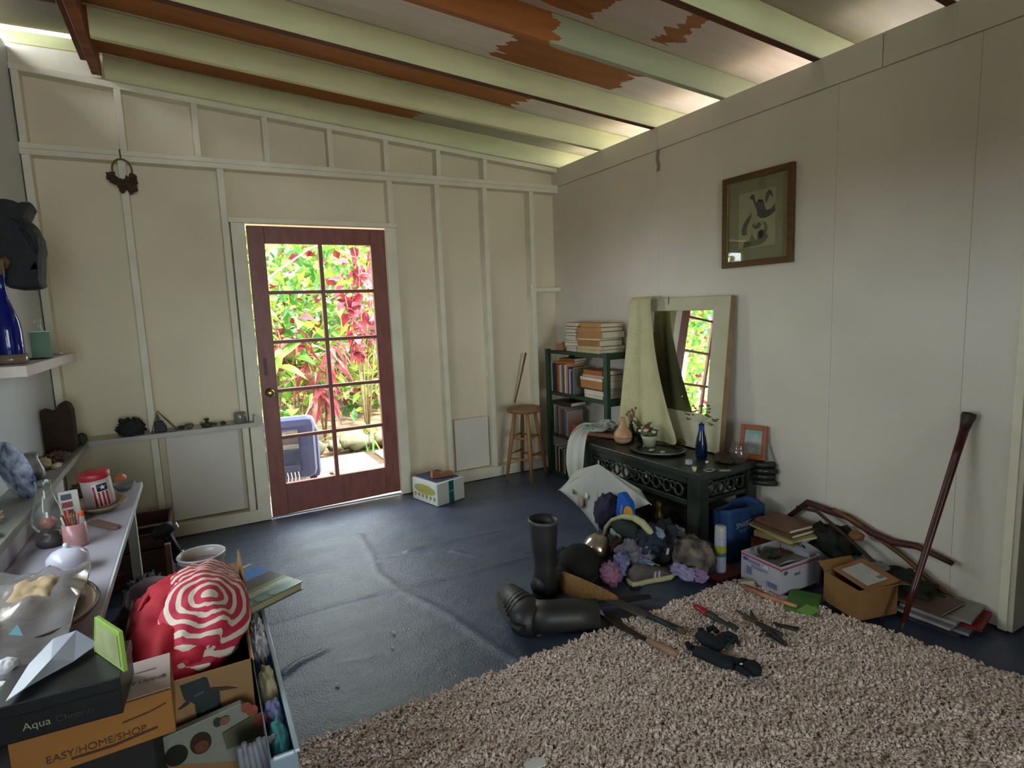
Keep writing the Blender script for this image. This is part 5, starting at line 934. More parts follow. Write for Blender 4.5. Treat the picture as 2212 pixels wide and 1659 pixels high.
q = MB(); q.lathe([(.001, 0), (.036, 0), (.039, .008), (.039, .06), (.034, .07), (.03, .072)], 22, cap=False); build(q, 'jar_body', mat('b4b8ae', .08, kind='glass', alpha=.35, var=0), gj, smooth=True)
q = MB(); q.lathe([(.001, .003), (.033, .003), (.034, .03), (.001, .034)], 18, cap=False); build(q, 'contents', mat('5f5a4c', .8), gj, smooth=True)
# ledge contents
def lg(u, v): p = U(u, v, 'z', LZ); return Vector((min(max(p.x, -3.6), -3.5), p.y, LZ))
tk = thing('driftwood_carving', 'dark brown blocky driftwood carving in the back left corner of the ledge', 'carving', tuple(Vector((-3.56, -.30, LZ))))
q = MB(); cols = [(86, 975), (86, 930), (88, 900), (90, 884), (100, 886), (112, 889), (122, 885), (128, 872), (138, 867), (150, 872), (157, 885), (160, 905), (164, 940), (168, 960), (160, 975), (130, 985), (105, 985)]
pc2 = [U(u, v, 'y', -.36) for u, v in cols]; q.add([p+Vector((0, d, 0)) for d in (-.04, .06) for p in pc2], [list(range(17))[::-1], list(range(17, 34))]+[[i, (i+1) % 17, 17+(i+1) % 17, 17+i] for i in range(17)])
build(q, 'carving_body', mat('2e2019', .85, c2='3f2c22', scale=8, bump=.9, bscale=18), tk, w=True, bevel=.008)
crumple('green_ball', 'small dark green ball in the corner by the carving', 'ball', U(176, 948, 'y', -.2), (.03, .03, .033), '3a4230', 73, amp=.1); crumple('black_ball', 'small black ball between the green ball and the carving', 'ball', U(163, 952, 'y', -.22), (.03, .03, .034), '25282a', 74, amp=.1)
x = crumple('root_lump', 'rough brown root lump in front of the carving on the ledge', 'root', Vector((-3.55, -.62, LZ+.02)), (.055, .11, .022), '3f2c20', 75, '5a4232', .4, 5, flat=.018)
crumple('seashell', 'tan rounded seashell on the ledge behind the patterned creamer', 'shell', Vector((-3.565, -.80, LZ+.03)), (.032, .04, .03), 'a08c66', 76, amp=.12)
crumple('flat_shell', 'flat cream shell on the ledge edge', 'shell', Vector((-3.52, -.78, LZ+.01)), (.02, .05, .01), 'b5ab90', 77, amp=.2)
cr = thing('cow_creamer', 'black and white glazed creamer with flared lip on the ledge', 'pitcher', (-3.563, -1.0, LZ))
q = MB(); q.lathe([(.001, 0), (.036, 0), (.042, .02), (.04, .05), (.028, .085), (.022, .1), (.026, .125), (.021, .122), (.018, .1)], 22, cap=False); build(q, 'creamer_body', mat('b8b6ba', .15, c2='2c2c30', scale=16), cr, smooth=True)
q = MB(); q.tube([(0, .024, .115), (.0, .06, .1), (0, .062, .05), (0, .04, .03)], .006, 8); build(q, 'handle', mat('55555a', .2), cr, smooth=True)
pt = thing('blue_plate', 'blue and white glazed plate propped upright on the ledge at the left edge', 'plate', (-3.565, -1.36, LZ+.115), rot=(0, math.radians(80), math.radians(38)))
q = MB(); q.lathe([(.001, 0), (.075, 0), (.11, .014), (.125, .018), (.126, .023), (.108, .02), (.07, .007), (.001, .006)], 40, cap=False); build(q, 'plate_body', mat('c9d2e0', .08, c2='1d2c66', scale=24, var=.1), pt, smooth=True)
q = MB(); q.tube([(.118*math.cos(a), .118*math.sin(a), .0225) for a in [2*PI*k/40 for k in range(41)]], .007, 6, flat=.5); build(q, 'rim_band', mat('1d2448', .1), pt, smooth=True)
x = one('silver_stud', MB().blob((0, 0, .008), (.01, .01, .008), 10, 6, .1), mat('c0c4cc', .2, metal=.6), 'small silver stud on the ledge below the creamer', 'stud', smooth=True); place(x, (-3.5, -1.13, LZ))
x = one('dark_button', MB().blob((0, 0, .008), (.014, .012, .008), 10, 6, .1), mat('1a1e2a', .4), 'small navy button beside the silver stud on the ledge', 'button', smooth=True); place(x, (-3.51, -1.2, LZ))
q = MB(); q.lathe([(.001, 0), (.045, 0), (.055, .02), (.05, .024), (.04, .008)], 20, cap=False); x = one('black_bowl', q, mat('2d2c24', .5), 'small dark olive bowl on the ledge at the left edge', 'bowl', smooth=True); place(x, tuple(Vector((-3.55, -1.86, LZ))))
crumple('shell_cluster', 'pinkish cream shell cluster left of the lamp chimney', 'shells', Vector((-3.56, -1.68, LZ+.022)), (.03, .05, .022), 'b09a84', 79, 'c9bba4', .35, 4)
# table contents
def tt(u, v): return U(u, v, 'z', TBZ)
o = tt(222, 1100); wbw = thing('wooden_bowl', 'shallow oval wooden bowl under the flag canister', 'bowl', tuple(o+Vector((-.01, .0, 0))), .3)
q = MB(); q.lathe([(.001, 0), (.05, 0), (.085, .022), (.1, .036), (.095, .037), (.07, .02), (.001, .012)], 28, sx=1.0, sy=1.35, cap=False); build(q, 'bowl_body', wood('6e563c', '96795a', .4, (1, 8, 8)), wbw, smooth=True)
cn = thing('flag_canister', 'white canister with red lid and star-and-stripes patch', 'canister', tuple(o+Vector((-.005, .02, .016))), rot=(math.radians(4), math.radians(-5), 0))
q = MB(); q.lathe([(.001, 0), (.052, 0), (.055, .006), (.055, .125), (.05, .132), (.001, .132)], 30, cap=False); build(q, 'canister_body', mat('aa9c98', .45), cn, smooth=True)
q = MB(); q.lathe([(.057, .125), (.058, .13), (.058, .148), (.054, .153), (.001, .153)], 30, cap=False); build(q, 'red_lid', mat('9c2430', .4), cn, smooth=True)
def wrap(a0, a1, z0, z1, c, nm, r=.0562, par=cn):
    q = MB(); q.grid(8, 2, lambda s, t: (r*math.cos(a0+(a1-a0)*s), r*math.sin(a0+(a1-a0)*s), z0+(z1-z0)*t)); build(q, nm, mat(c, .5), par, smooth=True, solid=.0008)
ca = -1.25
wrap(ca-.55, ca+.55, .008, .112, 'c9c4c2', 'patch_ground')
for k in range(4): wrap(ca-.48+.26*k, ca-.34+.26*k, .01, .072 if k else .10, '8c1c2c', 'red_stripe', .0572)
wrap(ca-.22, ca+.5, .076, .108, '23283c', 'blue_field', .0572)
q = MB(); q.prism([((.012 if k % 2 == 0 else .005)*math.sin(PI*k/5), (.012 if k % 2 == 0 else .005)*math.cos(PI*k/5)) for k in range(10)], .0015, (0, 0, 0)); s_o = build(q, 'star', mat('d0cdc4', .5), cn); aa = ca+.15; s_o.location = (.058*math.cos(aa), .058*math.sin(aa), .092); s_o.rotation_euler = (PI/2, 0, aa+PI/2)
q = MB(); q.lathe([(.001, 0), (.03, 0), (.048, .03), (.052, .034), (.046, .034), (.028, .008)], 20, cap=False); x = one('glass_bowl', q, mat('b5b8b4', .1, kind='glass', alpha=.35, var=0), 'small clear glass bowl behind the flag canister', 'bowl', smooth=True); place(x, tuple(tt(268, 1058)))
crumple('orange_fruit', 'small orange fruit in the glass bowl behind the canister', 'fruit', tt(262, 1050)+Vector((0, 0, .038)), (.026, .026, .026), 'b4683c', 80, amp=.04, rough=.5)
crumple('rust_basket', 'low rusty brown basket left of the canister', 'basket', tt(180, 1075)+Vector((0, 0, .03)), (.05, .08, .035), '4c3226', 81, '5f4434', .2, 5)
# paint palette (white tray of square pans) leaning
pal = thing('paint_palette', 'white plastic paint tray with square colour pans standing on end', 'paint palette', tuple(tt(158, 1135)+Vector((0, 0, .0))), rot=(math.radians(-14), 0, .25))
q = MB(); q.prism([(-.034, 0), (.034, 0), (.032, .14), (-.032, .14)], .009, (0, 0, 0), (1, 0, 0), (0, 0, 1), (0, 1, 0)); build(q, 'tray', mat('c4c3c0', .35), pal, bevel=.004)
for k, c in enumerate(('4f4c62', '8c4048', '7a3038', '54202c')): q = MB(); q.box((-.008, -.001, .116-.031*k), (.034, .004, .022)); build(q, 'paint_pan', mat(c, .5), pal, bevel=.001)
q = MB(); q.lathe([(.001, 0), (.036, 0), (.038, .01), (.036, .085), (.032, .085), (.033, .01)], 24, cap=False); mc = thing('brush_mug', 'pinkish-red glazed mug stuffed with pencils and brushes', 'mug', tuple(tt(166, 1178))); build(q, 'mug_body', mat('9c6466', .25, c2='b89294', scale=9), mc, smooth=True)
for k in range(9):
    a = k*.7; cc = ('7d2f28', 'a8893c', '5c4a3c', 'b4604c', '3c3c44', 'c9c0a8', '8c3c34', '6e5c38', 'a05c6c')[k]; l = .11+.03*R_.random(); q = MB(); q.tube([(.012*math.cos(a), .012*math.sin(a), .01), (.03*math.cos(a)-.004, .03*math.sin(a), l)], .0035, 6); build(q, 'pencil', mat(cc, .5), mc)
q = MB(); q.lathe([(.006, 0), (.007, .001), (.007, .018), (.001, .02)], 10); hm = thing('orange_marker', 'white marker with glowing orange cap rising from the mug', 'marker', tuple(tt(180, 1176)+Vector((.005, .005, .105))))
build(q, 'cap', mat('e0551c', .4), hm); q = MB(); q.lathe([(.0085, -.08), (.0085, -.002), (.006, .001)], 10); build(q, 'barrel', mat('b4b0a8', .4), hm)
# oil lamp with glass chimney
ol = thing('oil_lamp', 'glass hurricane oil lamp with tall clear chimney near the left edge', 'oil lamp', tuple(tt(112, 1178)))
q = MB(); q.lathe([(.032, .055), (.046, .075), (.05, .10), (.042, .14), (.03, .175), (.024, .21), (.0235, .235), (.026, .24)], 28, cap=False); build(q, 'chimney', mat('f2f6f4', .04, kind='glass', alpha=.02, var=0), ol, smooth=True)
q = MB(); q.lathe([(.001, 0), (.035, 0), (.045, .012), (.044, .03), (.03, .045), (.034, .055), (.001, .056)], 22, cap=False); build(q, 'lamp_base', mat('3f3a3a', .35), ol, smooth=True)
q = MB(); q.blob((.0, 0, .085), (.024, .024, .026), 14, 10, .2, 3, 5); build(q, 'burner', mat('7c6a64', .4, c2='a04c44', scale=25), ol, smooth=True)
# flat wooden stick on the table
q = MB(); q.prism([(-.085, -.019), (.07, -.021), (.09, -.008), (.082, .012), (-.08, .02), (-.095, .006)], .014); x = one('wood_spatula', q, wood('5f463c', '7b5f50', .6, (1, 8, 8)), 'short flat brown wood piece on the white tabletop', 'wood piece', bevel=.003); place(x, tuple(tt(228, 1137)), -.95)
# teapot lid and tray with plastic bag
dm = thing('white_teapot', 'white round teapot with knobbed lid behind the wooden tray', 'teapot', tuple(tt(150, 1235)))
q = MB(); q.lathe([(.001, 0), (.04, 0), (.058, .03), (.056, .055), (.04, .072), (.02, .08), (.001, .082)], 26, cap=False); build(q, 'pot_body', mat('c0bfd0', .12, var=.04), dm, smooth=True)
q = MB(); q.lathe([(.004, .08), (.009, .088), (.007, .096), (.001, .098)], 12, cap=False); build(q, 'lid_knob', mat('c8c6d4', .12), dm, smooth=True)
wt = thing('wooden_tray', 'oval wooden dough tray with dark rim at the table\'s near edge', 'tray', (-3.30, -2.44, TBZ), .2)
q = MB(); q.lathe([(.001, 0), (.08, 0), (.118, .03), (.135, .055), (.128, .056), (.105, .03), (.07, .012), (.001, .01)], 36, sx=1.0, sy=1.45, cap=False); build(q, 'tray_body', wood('7c6448', '9c8264', .35, (8, 1, 8)), wt, smooth=True)
q = MB(); q.tube([(.133*math.cos(a), .133*1.45*math.sin(a), .056) for a in [2*PI*k/40 for k in range(41)]], .0055, 6); build(q, 'rim', mat('3b3028', .4), wt, smooth=True)
rows = []
for i in range(11):
    t = i/10; row = []
    for j in range(13):
        s = j/12; x = -3.50+.30*s; y = -2.78+.56*t; z = TBZ+.085+.045*noise.noise(Vector((x*13, y*13, 2)))+.035*noise.noise(Vector((x*38, y*38, 5)))+.035*math.sin(PI*s)*math.sin(PI*t)-(.06*(1-t)**2)
        row.append((x, y, z))
    rows.append(row)
x = loft('plastic_bag', rows, mat('d8d4d4', .12, kind='film', alpha=.16), .0008, sub=1); tag(x, 'crumpled clear plastic bag lying over the wooden tray', 'plastic bag')
rows = [[(-3.56+.12*s/5+.03*math.sin(i), -2.9+.035*i+.02*math.sin(s*1.4), TBZ+.05+.022*i+.018*math.sin(s*1.7+i)) for s in range(6)] for i in range(7)]
x = loft('plastic_wrap', rows, mat('c9ccd2', .1, kind='film', alpha=.2), .0008); tag(x, 'sheet of clear plastic wrap hanging at the left edge by the tray', 'plastic wrap')
crumple('brown_paper', 'folded tan paper bag inside the wooden tray', 'paper bag', Vector((-3.31, -2.40, TBZ+.07)), (.07, .11, .045), '8a7252', 82, 'a89272', .14, 3)
q = MB(); q.prism([(-.04, -.02), (.03, -.03), (.05, .02), (-.03, .03)], .004); x = one('kraft_flap', q, mat('9c7c64', .6), 'pointed brown card flap poking from the plastic bag', 'card'); place(x, (-3.38, -2.62, TBZ+.105), rot=(.2, .1, .6))
q = MB(); q.prism([(-.005, -.01), (.02, -.022), (.012, .018)], .002); x = one('blue_tag', q, mat('6f9cae', .3), 'small light blue triangular tag on the plastic bag', 'tag'); place(x, (-3.30, -2.66, TBZ+.10), rot=(.4, .2, .3))
# ---------------------------------------------------------------- left foreground boxes
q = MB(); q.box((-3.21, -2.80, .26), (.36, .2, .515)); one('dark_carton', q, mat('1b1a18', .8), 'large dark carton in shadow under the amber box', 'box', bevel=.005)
ab = thing('amber_box', 'orange-brown cardboard shipping box with dark lettering under the black box', 'box', (-3.10, -2.85, .5205), math.radians(2))
AM = mat('8c5a24', .7, c2='96652c', scale=4)
q = MB(); q.box((-.025, 0, .05), (.275, .165, .10)); build(q, 'carton_body', AM, ab, bevel=.003)
q = MB(); q.box((.055, .002, .101), (.112, .155, .001)); build(q, 'lit_top_tint', mat('b9a49c', .6), ab)  # pinkish light on the exposed top, put into the colour
text('EASY LIVING', .017, mat('6b5a58', .6), ab, TM((.056, -.02, .1025), rz=.0)); text('________', .014, mat('6b5a58', .6), ab, TM((.056, .03, .1025)))
text('EASY/HOME/SHOP', .021, mat('4c2c12', .7), ab, TM((-.025, -.0835, .032), rx=PI/2)); q = MB(); q.tube([(.02, -.0835, .06), (.07, -.0838, .066), (.1, -.0835, .074)], .0018, 5); build(q, 'underline', mat('5a3614', .7), ab)
q = MB(); q.tube([(-.07, -.0835, .02), (.0, -.0842, .018), (.08, -.0835, .026)], .0026, 5); build(q, 'underline', mat('4c2c12', .7), ab)
bk = thing('black_box', 'flat glossy black box with pale lettering stacked on the amber box', 'box', (-3.165, -2.895, .626), math.radians(-3))
q = MB(); q.box((0, 0, .031), (.205, .15, .062)); build(q, 'box_body', mat('0d0e0e', .4), bk, bevel=.003); q = MB(); q.box((0, 0, .067), (.209, .154, .026)); build(q, 'lid', mat('111212', .38), bk, bevel=.002)
text('Aqua', .021, mat('8f8c78', .5), bk, TM((-.035, -.0768, .028), rx=PI/2)); text('Chrono', .019, mat('34352f', .5), bk, TM((.025, -.0768, .028), rx=PI/2))
lm = thing('lime_notebook', 'lime green notebook standing upright on the black box', 'notebook', (0, 0, 0)); a, b = U(214, 1404, 'z', .707), U(277, 1448, 'z', .707); top = Vector((0, 0, .088))
LOC[lm.name] = Matrix.Identity(4); dd = (b-a); nn_ = Vector((dd.y, -dd.x, 0)).normalized()
q = MB(); q.add([a, b, b+top*.98, a+top*1.0+dd*.2, a+nn_*.008, b+nn_*.008, b+nn_*.008+top*.98, a+nn_*.008+top+dd*.2], [[0, 1, 2, 3], [7, 6, 5, 4], [0, 4, 5, 1], [1, 5, 6, 2], [2, 6, 7, 3], [3, 7, 4, 0]]); build(q, 'cover', mat('8fb04c', .5), lm, bevel=.001)
q = MB(); q.add([p+nn_*.0088 for p in (a+dd*.06+top*.08, b-dd*.08+top*.08, b-dd*.08+top*.86, a+dd*.25+top*.86)], [[0, 1, 2, 3]]); build(q, 'printed_panel', mat('a2a87c', .6, c2='8c9468', scale=25), lm, solid=.0008)
q = MB(); q.add([a+dd*.2+top, a+top*0, a+nn_*.009, a+dd*.2+top+nn_*.009], [[0, 1, 2, 3]]); build(q, 'spine', mat('bfdc84', .5), lm, solid=.001)
# white cloth/plastic wedge falling from table, grey bits
rows = [[tuple(U(u, v, 'z', zz)) for u, v, zz in r] for r in (((115, 1380, .722), (165, 1362, .73), (212, 1390, .716)), ((62, 1436, .716), (110, 1425, .732), (160, 1428, .716)), ((12, 1516, .714), (52, 1488, .722), (95, 1464, .712)))]
x = loft('plastic_sheet', rows, mat('b4b8c8', .4, kind='film', alpha=.55), .0015, sub=0, smooth=False); tag(x, 'pale blue-grey plastic sheet lying across the black box top', 'sheet')
crumple('white_lump', 'white round object at the left picture edge beside the black box', 'bundle', U(12, 1445, 'z', .7), (.025, .03, .02), 'c4c4cc', 84, amp=.1)
# cardboard box with red bag
kb = thing('cardboard_carton', 'brown cardboard carton with black bag print holding a red tote', 'box', (-2.98, -2.4, .0)); CB2 = mat('86643f', .75, c2='8f6c46', scale=4)
X0, X1, Y0, Y1, ZT = -3.13, -2.812, -2.685, -2.10, .50
for a_ in ((X0, X1, Y0, Y0+.005), (X0, X1, Y1-.005, Y1), (X0, X0+.005, Y0, Y1), (X1-.005, X1, Y0, Y1)): part('side_panel', CB2, kb, lambda q: bx(q, *a_, .035, ZT), w=True, bevel=0)
part('bottom_panel', CB2, kb, lambda q: bx(q, X0, X1, Y0, Y1, .031, .037), w=True, bevel=0)
q = MB(); q.add([(X1, Y0+.12, ZT), (X1, Y1, ZT), (X1+.01, Y1-.01, ZT+.10), (X1+.012, Y0+.34, ZT+.09)], [[0, 1, 2, 3]]); build(q, 'flap', CB2, kb, w=True, solid=.005)
q = MB(); q.add([(X0+.1, Y1, ZT), (X1, Y1, ZT), (X1, Y1+.05, ZT+.03), (X0+.14, Y1+.05, ZT+.03)], [[0, 1, 2, 3]]); build(q, 'flap', CB2, kb, w=True, solid=.005)
q = MB(); q.add([(X1+.001, Y0, ZT-.005), (X1+.001, Y1, ZT-.005), (X1+.001, Y1, ZT+.002), (X1+.001, Y0, ZT+.002)], [[0, 1, 2, 3]]); build(q, 'worn_edge', mat('b09c80', .8), kb, w=True, solid=.004)
def front(pts, c, nm, off=.0015, o_=None): 
    P_ = [U(u, v, 'y', Y0-off) for u, v in pts]; q = MB(); q.add(P_+[p+Vector((0, .0012, 0)) for p in P_], [list(range(len(P_)))]+[list(range(len(P_), 2*len(P_)))[::-1]]+[[i, (i+1) % len(P_), len(P_)+(i+1) % len(P_), len(P_)+i] for i in range(len(P_))]); build(q, nm, mat(c, .6, var=.2, scale=30), o_ or kb, w=True)
front([(388, 1482), (432, 1466), (440, 1462), (448, 1465), (455, 1488), (474, 1492), (478, 1525), (490, 1550), (470, 1560), (428, 1565), (420, 1520), (398, 1512)], '1b2325', 'printed_bag')
front([(455, 1486), (490, 1483), (514, 1486), (490, 1490), (460, 1494)], '34261c', 'printed_strap', .003); front([(384, 1534), (404, 1514), (410, 1520), (392, 1532)], '2c2018', 'printed_strap', .003)
front([(432, 1535), (470, 1520), (472, 1526), (434, 1542)], '32424a', 'printed_shine', .003); front([(418, 1502), (440, 1492), (442, 1496), (420, 1507)], '32424a', 'printed_shine', .003)
# red tote
rb = thing('red_tote', 'red tote bag with white concentric stripes bulging out of the carton', 'tote bag', (-2.965, -2.40, .50))
def redmat(c1, c2, ctr, fr, ph=0, solid=False):
    m = mat(c1, .8).copy() if False else bpy.data.materials.new('striped_cloth'); m.use_nodes = True; nt = m.node_tree; N = nt.nodes; L = nt.links; b = N['Principled BSDF']; b.inputs['Roughness'].default_value = .75
    tc = N.new('ShaderNodeTexCoord'); mp = N.new('ShaderNodeMapping'); mp.inputs['Location'].default_value = (-ctr[0], -ctr[1], -ctr[2]); L.new(tc.outputs['Object'], mp.inputs[0])
    ln = N.new('ShaderNodeVectorMath'); ln.operation = 'LENGTH'
    nz = N.new('ShaderNodeTexNoise'); nz.inputs['Scale'].default_value = 7; L.new(tc.outputs['Object'], nz.inputs[0])
    L.new(mp.outputs[0], ln.inputs[0]); a = N.new('ShaderNodeMath'); a.operation = 'MULTIPLY_ADD'; L.new(nz.outputs[0], a.inputs[0]); a.inputs[1].default_value = .015; L.new(ln.outputs['Value'], a.inputs[2])
    f = N.new('ShaderNodeMath'); f.operation = 'MULTIPLY'; L.new(a.outputs[0], f.inputs[0]); f.inputs[1].default_value = fr; f2 = N.new('ShaderNodeMath'); f2.operation = 'FRACT'; L.new(f.outputs[0], f2.inputs[0])
    g_ = N.new('ShaderNodeMath'); g_.operation = 'GREATER_THAN'; L.new(f2.outputs[0], g_.inputs[0]); g_.inputs[1].default_value = .56
    mx = N.new('ShaderNodeMixRGB'); mx.inputs[1].default_value = lin(c1); mx.inputs[2].default_value = lin(c2); L.new(g_.outputs[0], mx.inputs[0]); L.new(mx.outputs[0], b.inputs['Base Color']); return m
q = MB(); q.blob((-.012, .02, .0), (.152, .27, .13), 44, 26, .15, 2.8, 91); build(q, 'red_body', mat('9c1024', .75, c2='b01a30', scale=5, bump=.2, bscale=14), rb, smooth=True)
q = MB(); q.blob((.035, .02, .025), (.135, .265, .125), 60, 36, .09, 2.8, 91, R=None); build(q, 'striped_panel', redmat('b02040', 'd0c0b0', tuple(U(452, 1290, 'z', .62)-Vector((-2.965, -2.40, .50))), 33), rb, smooth=True)
q = MB(); q.tube([(-.13, -.03, .07), (-.10, .02, .11), (-.09, .07, .10)], .006, 8); build(q, 'handle', mat('c4364c', .6), rb, smooth=True)
# puzzle packet in front of carton
pkt = thing('printed_packet', 'white printed packet with dark balls and orange shapes before the carton', 'packet', (-2.95, -2.73, .2)); P4 = [U(u, v, 'y', -2.735) for u, v in ((345, 1655), (350, 1595), (520, 1520), (575, 1560), (590, 1640))]
q = MB(); q.add(P4+[p+Vector((0, .02, 0)) for p in P4], [[0, 1, 2, 3, 4], [9, 8, 7, 6, 5]]+[[i, (i+1) % 5, 5+(i+1) % 5, 5+i] for i in range(5)]); build(q, 'packet_body', mat('7c7d70', .45), pkt, w=True, bevel=.002)
def pk(cu, cv, ru, rv, c, off=.002): 
    q = MB(); c0 = U(cu, cv, 'y', -2.735-off); rx = (U(cu+ru, cv, 'y', -2.735-off)-c0).length; rz_ = (U(cu, cv+rv, 'y', -2.735-off)-c0).length; q.prism(EL(0, 0, rx, rz_), .0015, c0, (1, 0, 0), (0, 0, 1), (0, -1, 0)); build(q, 'printed_shape', mat(c, .4, var=.25, scale=40), pkt, w=True)
pk(434, 1605, 22, 23, '2c1a12'); pk(436, 1612, 15, 13, '5a3320', .004); pk(381, 1632, 24, 22, '14160f'); pk(470, 1560, 9, 10, '2f3328'); pk(486, 1556, 11, 9, '7a5446', .004)
for u, v, r in ((532, 1528, 11), (545, 1535, 12), (562, 1552, 13), (567, 1560, 10), (575, 1580, 14), (585, 1598, 10), (578, 1592, 12)): pk(u, v, r, r, '8f4a36', .003+.0003*(u % 5))
front([(480, 1585), (548, 1545), (560, 1590), (490, 1620)], '55523c', 'gold_band', .055, pkt)
# newspaper roll
q = MB(); p0, p1 = U(560, 1600, 'y', -2.84), U(590, 1690, 'y', -2.80)
for k in range(8): q.tube([p0+Vector((-.045+.011*k, .004*math.sin(k*2.1), .004*math.sin(k*1.7))), p1+Vector((-.065+.015*k, 0, 0))], .0075, 6)
one('ribbed_sheet', q, mat('8f939c', .5, c2='74787f', scale=20), 'grey-white ribbed paper sheet at the bottom edge before the packet', 'paper', smooth=True)
# clear tub with things
tbx = thing('plastic_bin', 'slim translucent pale blue plastic bin standing right of the carton', 'bin', (-2.775, -2.4, .03)); FB = mat('a9bccb', .15, kind='film', alpha=.62, var=.08)
for a_ in ((-2.806, -2.803, -2.93, -1.80), (-2.748, -2.745, -2.93, -1.80), (-2.803, -2.748, -2.93, -2.926), (-2.803, -2.748, -1.804, -1.80)): part('bin_wall', FB, tbx, lambda q: bx(q, *a_, .032, .375), w=True, bevel=0)
part('bin_floor', FB, tbx, lambda q: bx(q, -2.806, -2.745, -2.93, -1.8, .031, .034), w=True, bevel=0)
part('bin_rim', mat('b9cbdc', .2), tbx, lambda q: (bx(q, -2.752, -2.739, -2.935, -1.795, .370, .380), bx(q, -2.752, -2.80, -2.937, -2.928, .370, .380)), w=True)
crumple('crinkled_foil', 'crinkled silvery wrap in the plastic bin under the book', 'wrap', Vector((-2.775, -2.28, .35)), (.024, .16, .045), 'd8d4dc', 93, 'd0ccd0', .4, 6, rough=.3)
crumple('cream_pouch', 'cream paper pouch in the middle of the plastic bin', 'pouch', Vector((-2.776, -2.58, .335)), (.024, .10, .05), 'd0c8a8', 94, amp=.15)
crumple('violet_wrap', 'blue-violet printed wrap beneath the cream pouch in the bin', 'wrap', Vector((-2.776, -2.71, .325)), (.024, .05, .05), '6a6cb0', 95, '9aa0b8', .2)
crumple('teal_pack', 'teal green pack at the near end of the plastic bin', 'pack', Vector((-2.776, -2.82, .32)), (.024, .08, .05), '4fa0a4', 96, amp=.15)
# large book on the bin
bko = thing('picture_book', 'large glossy blue and green picture book jutting over the plastic bin', 'book', (-2.79, -2.03, .396), math.radians(28.5))
q = MB(); q.box((0, 0, .0015), (.26, .33, .003)); q.box((0, 0, .0285), (.26, .33, .003)); q.box((-.1285, 0, .015), (.003, .33, .024)); build(q, 'cover', mat('3f6a52', .3), bko)
q = MB(); q.box((.0, 0, .015), (.25, .32, .0235)); build(q, 'pages', mat('9c9070', .8, stretch=(1, 1, 200)), bko)
for (y0, y1, c) in ((-.165, -.11, '4c7a66'), (-.11, -.075, 'a9b4a4'), (-.075, -.05, '74803c'), (-.05, .03, '3a3638'), (.03, .125, '2f62a0'), (.125, .15, '5c6440'), (.15, .165, 'a8a4b0')):
    q = MB(); q.box((0, (y0+y1)/2, .0305), (.259, (y1-y0), .0012)); build(q, 'cover_band', mat(c, .25, var=.15, scale=14), bko)
q = MB(); q.box((-.02, .075, .0316), (.06, .035, .0012)); build(q, 'cover_picture', mat('6d94c4', .25), bko)
for k in range(3): q = MB(); q.prism(EL(-.085+.055*k, -.145, .021, .021), .0012, (0, 0, .0312)); build(q, 'cover_circle', mat('5d8a74', .3), bko)
text('GARDEN BOOK', .026, mat('d0d4c8', .5), bko, TM((0, -.093, .0315)))
# things behind: container, bowl, crate, drill
wc = thing('white_bucket', 'white round tub with translucent rim behind the cardboard carton', 'tub', (-2.925, -1.68, .032))
q = MB(); q.lathe([(.001, 0), (.065, 0), (.082, .40), (.088, .405), (.086, .425), (.08, .425), (.078, .40), (.06, .2)], 28, cap=False); build(q, 'tub_wall', mat('b0a8a4', .3), wc, smooth=True)
q = MB(); q.lathe([(.001, .37), (.077, .39)], 24, cap=False); build(q, 'contents', mat('7c5a40', .7, c2='8c8490', scale=20), wc)
q = MB(); q.tube([(.087*math.cos(a), .087*math.sin(a), .425) for a in [2*PI*k/28 for k in range(29)]], .005, 6); build(q, 'rim', mat('c9c9c8', .2), wc, smooth=True)
lb = thing('lilac_bowl', 'upturned lilac ceramic bowl between the side table and the red tote', 'bowl', (-3.09, -1.90, .40)); q = MB(); q.lathe([(.085, 0), (.084, .02), (.068, .06), (.04, .075), (.001, .078)], 26, cap=False); build(q, 'bowl_body', mat('8f7c90', .2, c2='a596a6', scale=6), lb, smooth=True)
q = MB(); q.box((-3.09, -1.88, .2), (.2, .24, .395)); one('brown_carton', q, mat('4a382c', .8), 'dim brown carton under the upturned lilac bowl', 'box', bevel=.004)
ct = thing('wooden_crate', 'dark reddish wooden crate on the floor in the back left corner', 'crate', (-3.33, -.55, 0)); CW = wood('3a2218', '52301f', .7, (1, 8, 8))
for k in range(3):
    z0 = .02+.095*k
    part('slat', CW, ct, lambda q: bx(q, -3.55, -3.08, -.76, -.745, z0, z0+.08), w=True); part('slat', CW, ct, lambda q: bx(q, -3.095, -3.08, -.745, -.32, z0, z0+.08), w=True)
    part('slat', CW, ct, lambda q: bx(q, -3.55, -3.08, -.32, -.305, z0, z0+.08), w=True); part('slat', CW, ct, lambda q: bx(q, -3.55, -3.535, -.745, -.32, z0, z0+.08), w=True)
part('crate_floor', CW, ct, lambda q: bx(q, -3.535, -3.095, -.745, -.32, .012, .03), w=True)
crumple('black_scraps', 'dark tangle of cords with white flecks in the gap by the table leg', 'cords', Vector((-3.16, -1.35, .13)), (.10, .20, .13), '171817', 97, '5a5e60', .35, 7)
q = MB(); bx(q, -3.085, -3.06, -1.16, -1.13, 0, .35); one('plank', q, mat('8c6a5c', .6), 'upright pinkish wooden slat behind the red tote', 'slat', bevel=.002)
dl = thing('cordless_drill', 'black cordless drill lying nose-up on the crate edge', 'drill', tuple(U(360, 1140, 'y', -.82)))
def dp(u, v, y=-.82): return U(u, v, 'y', y)
q = MB(); q.tube([dp(330, 1158), dp(345, 1150), dp(362, 1140), dp(372, 1134)], [.022, .034, .036, .026], 12); build(q, 'motor_housing', mat('17181c', .5), dl, w=True, smooth=True)
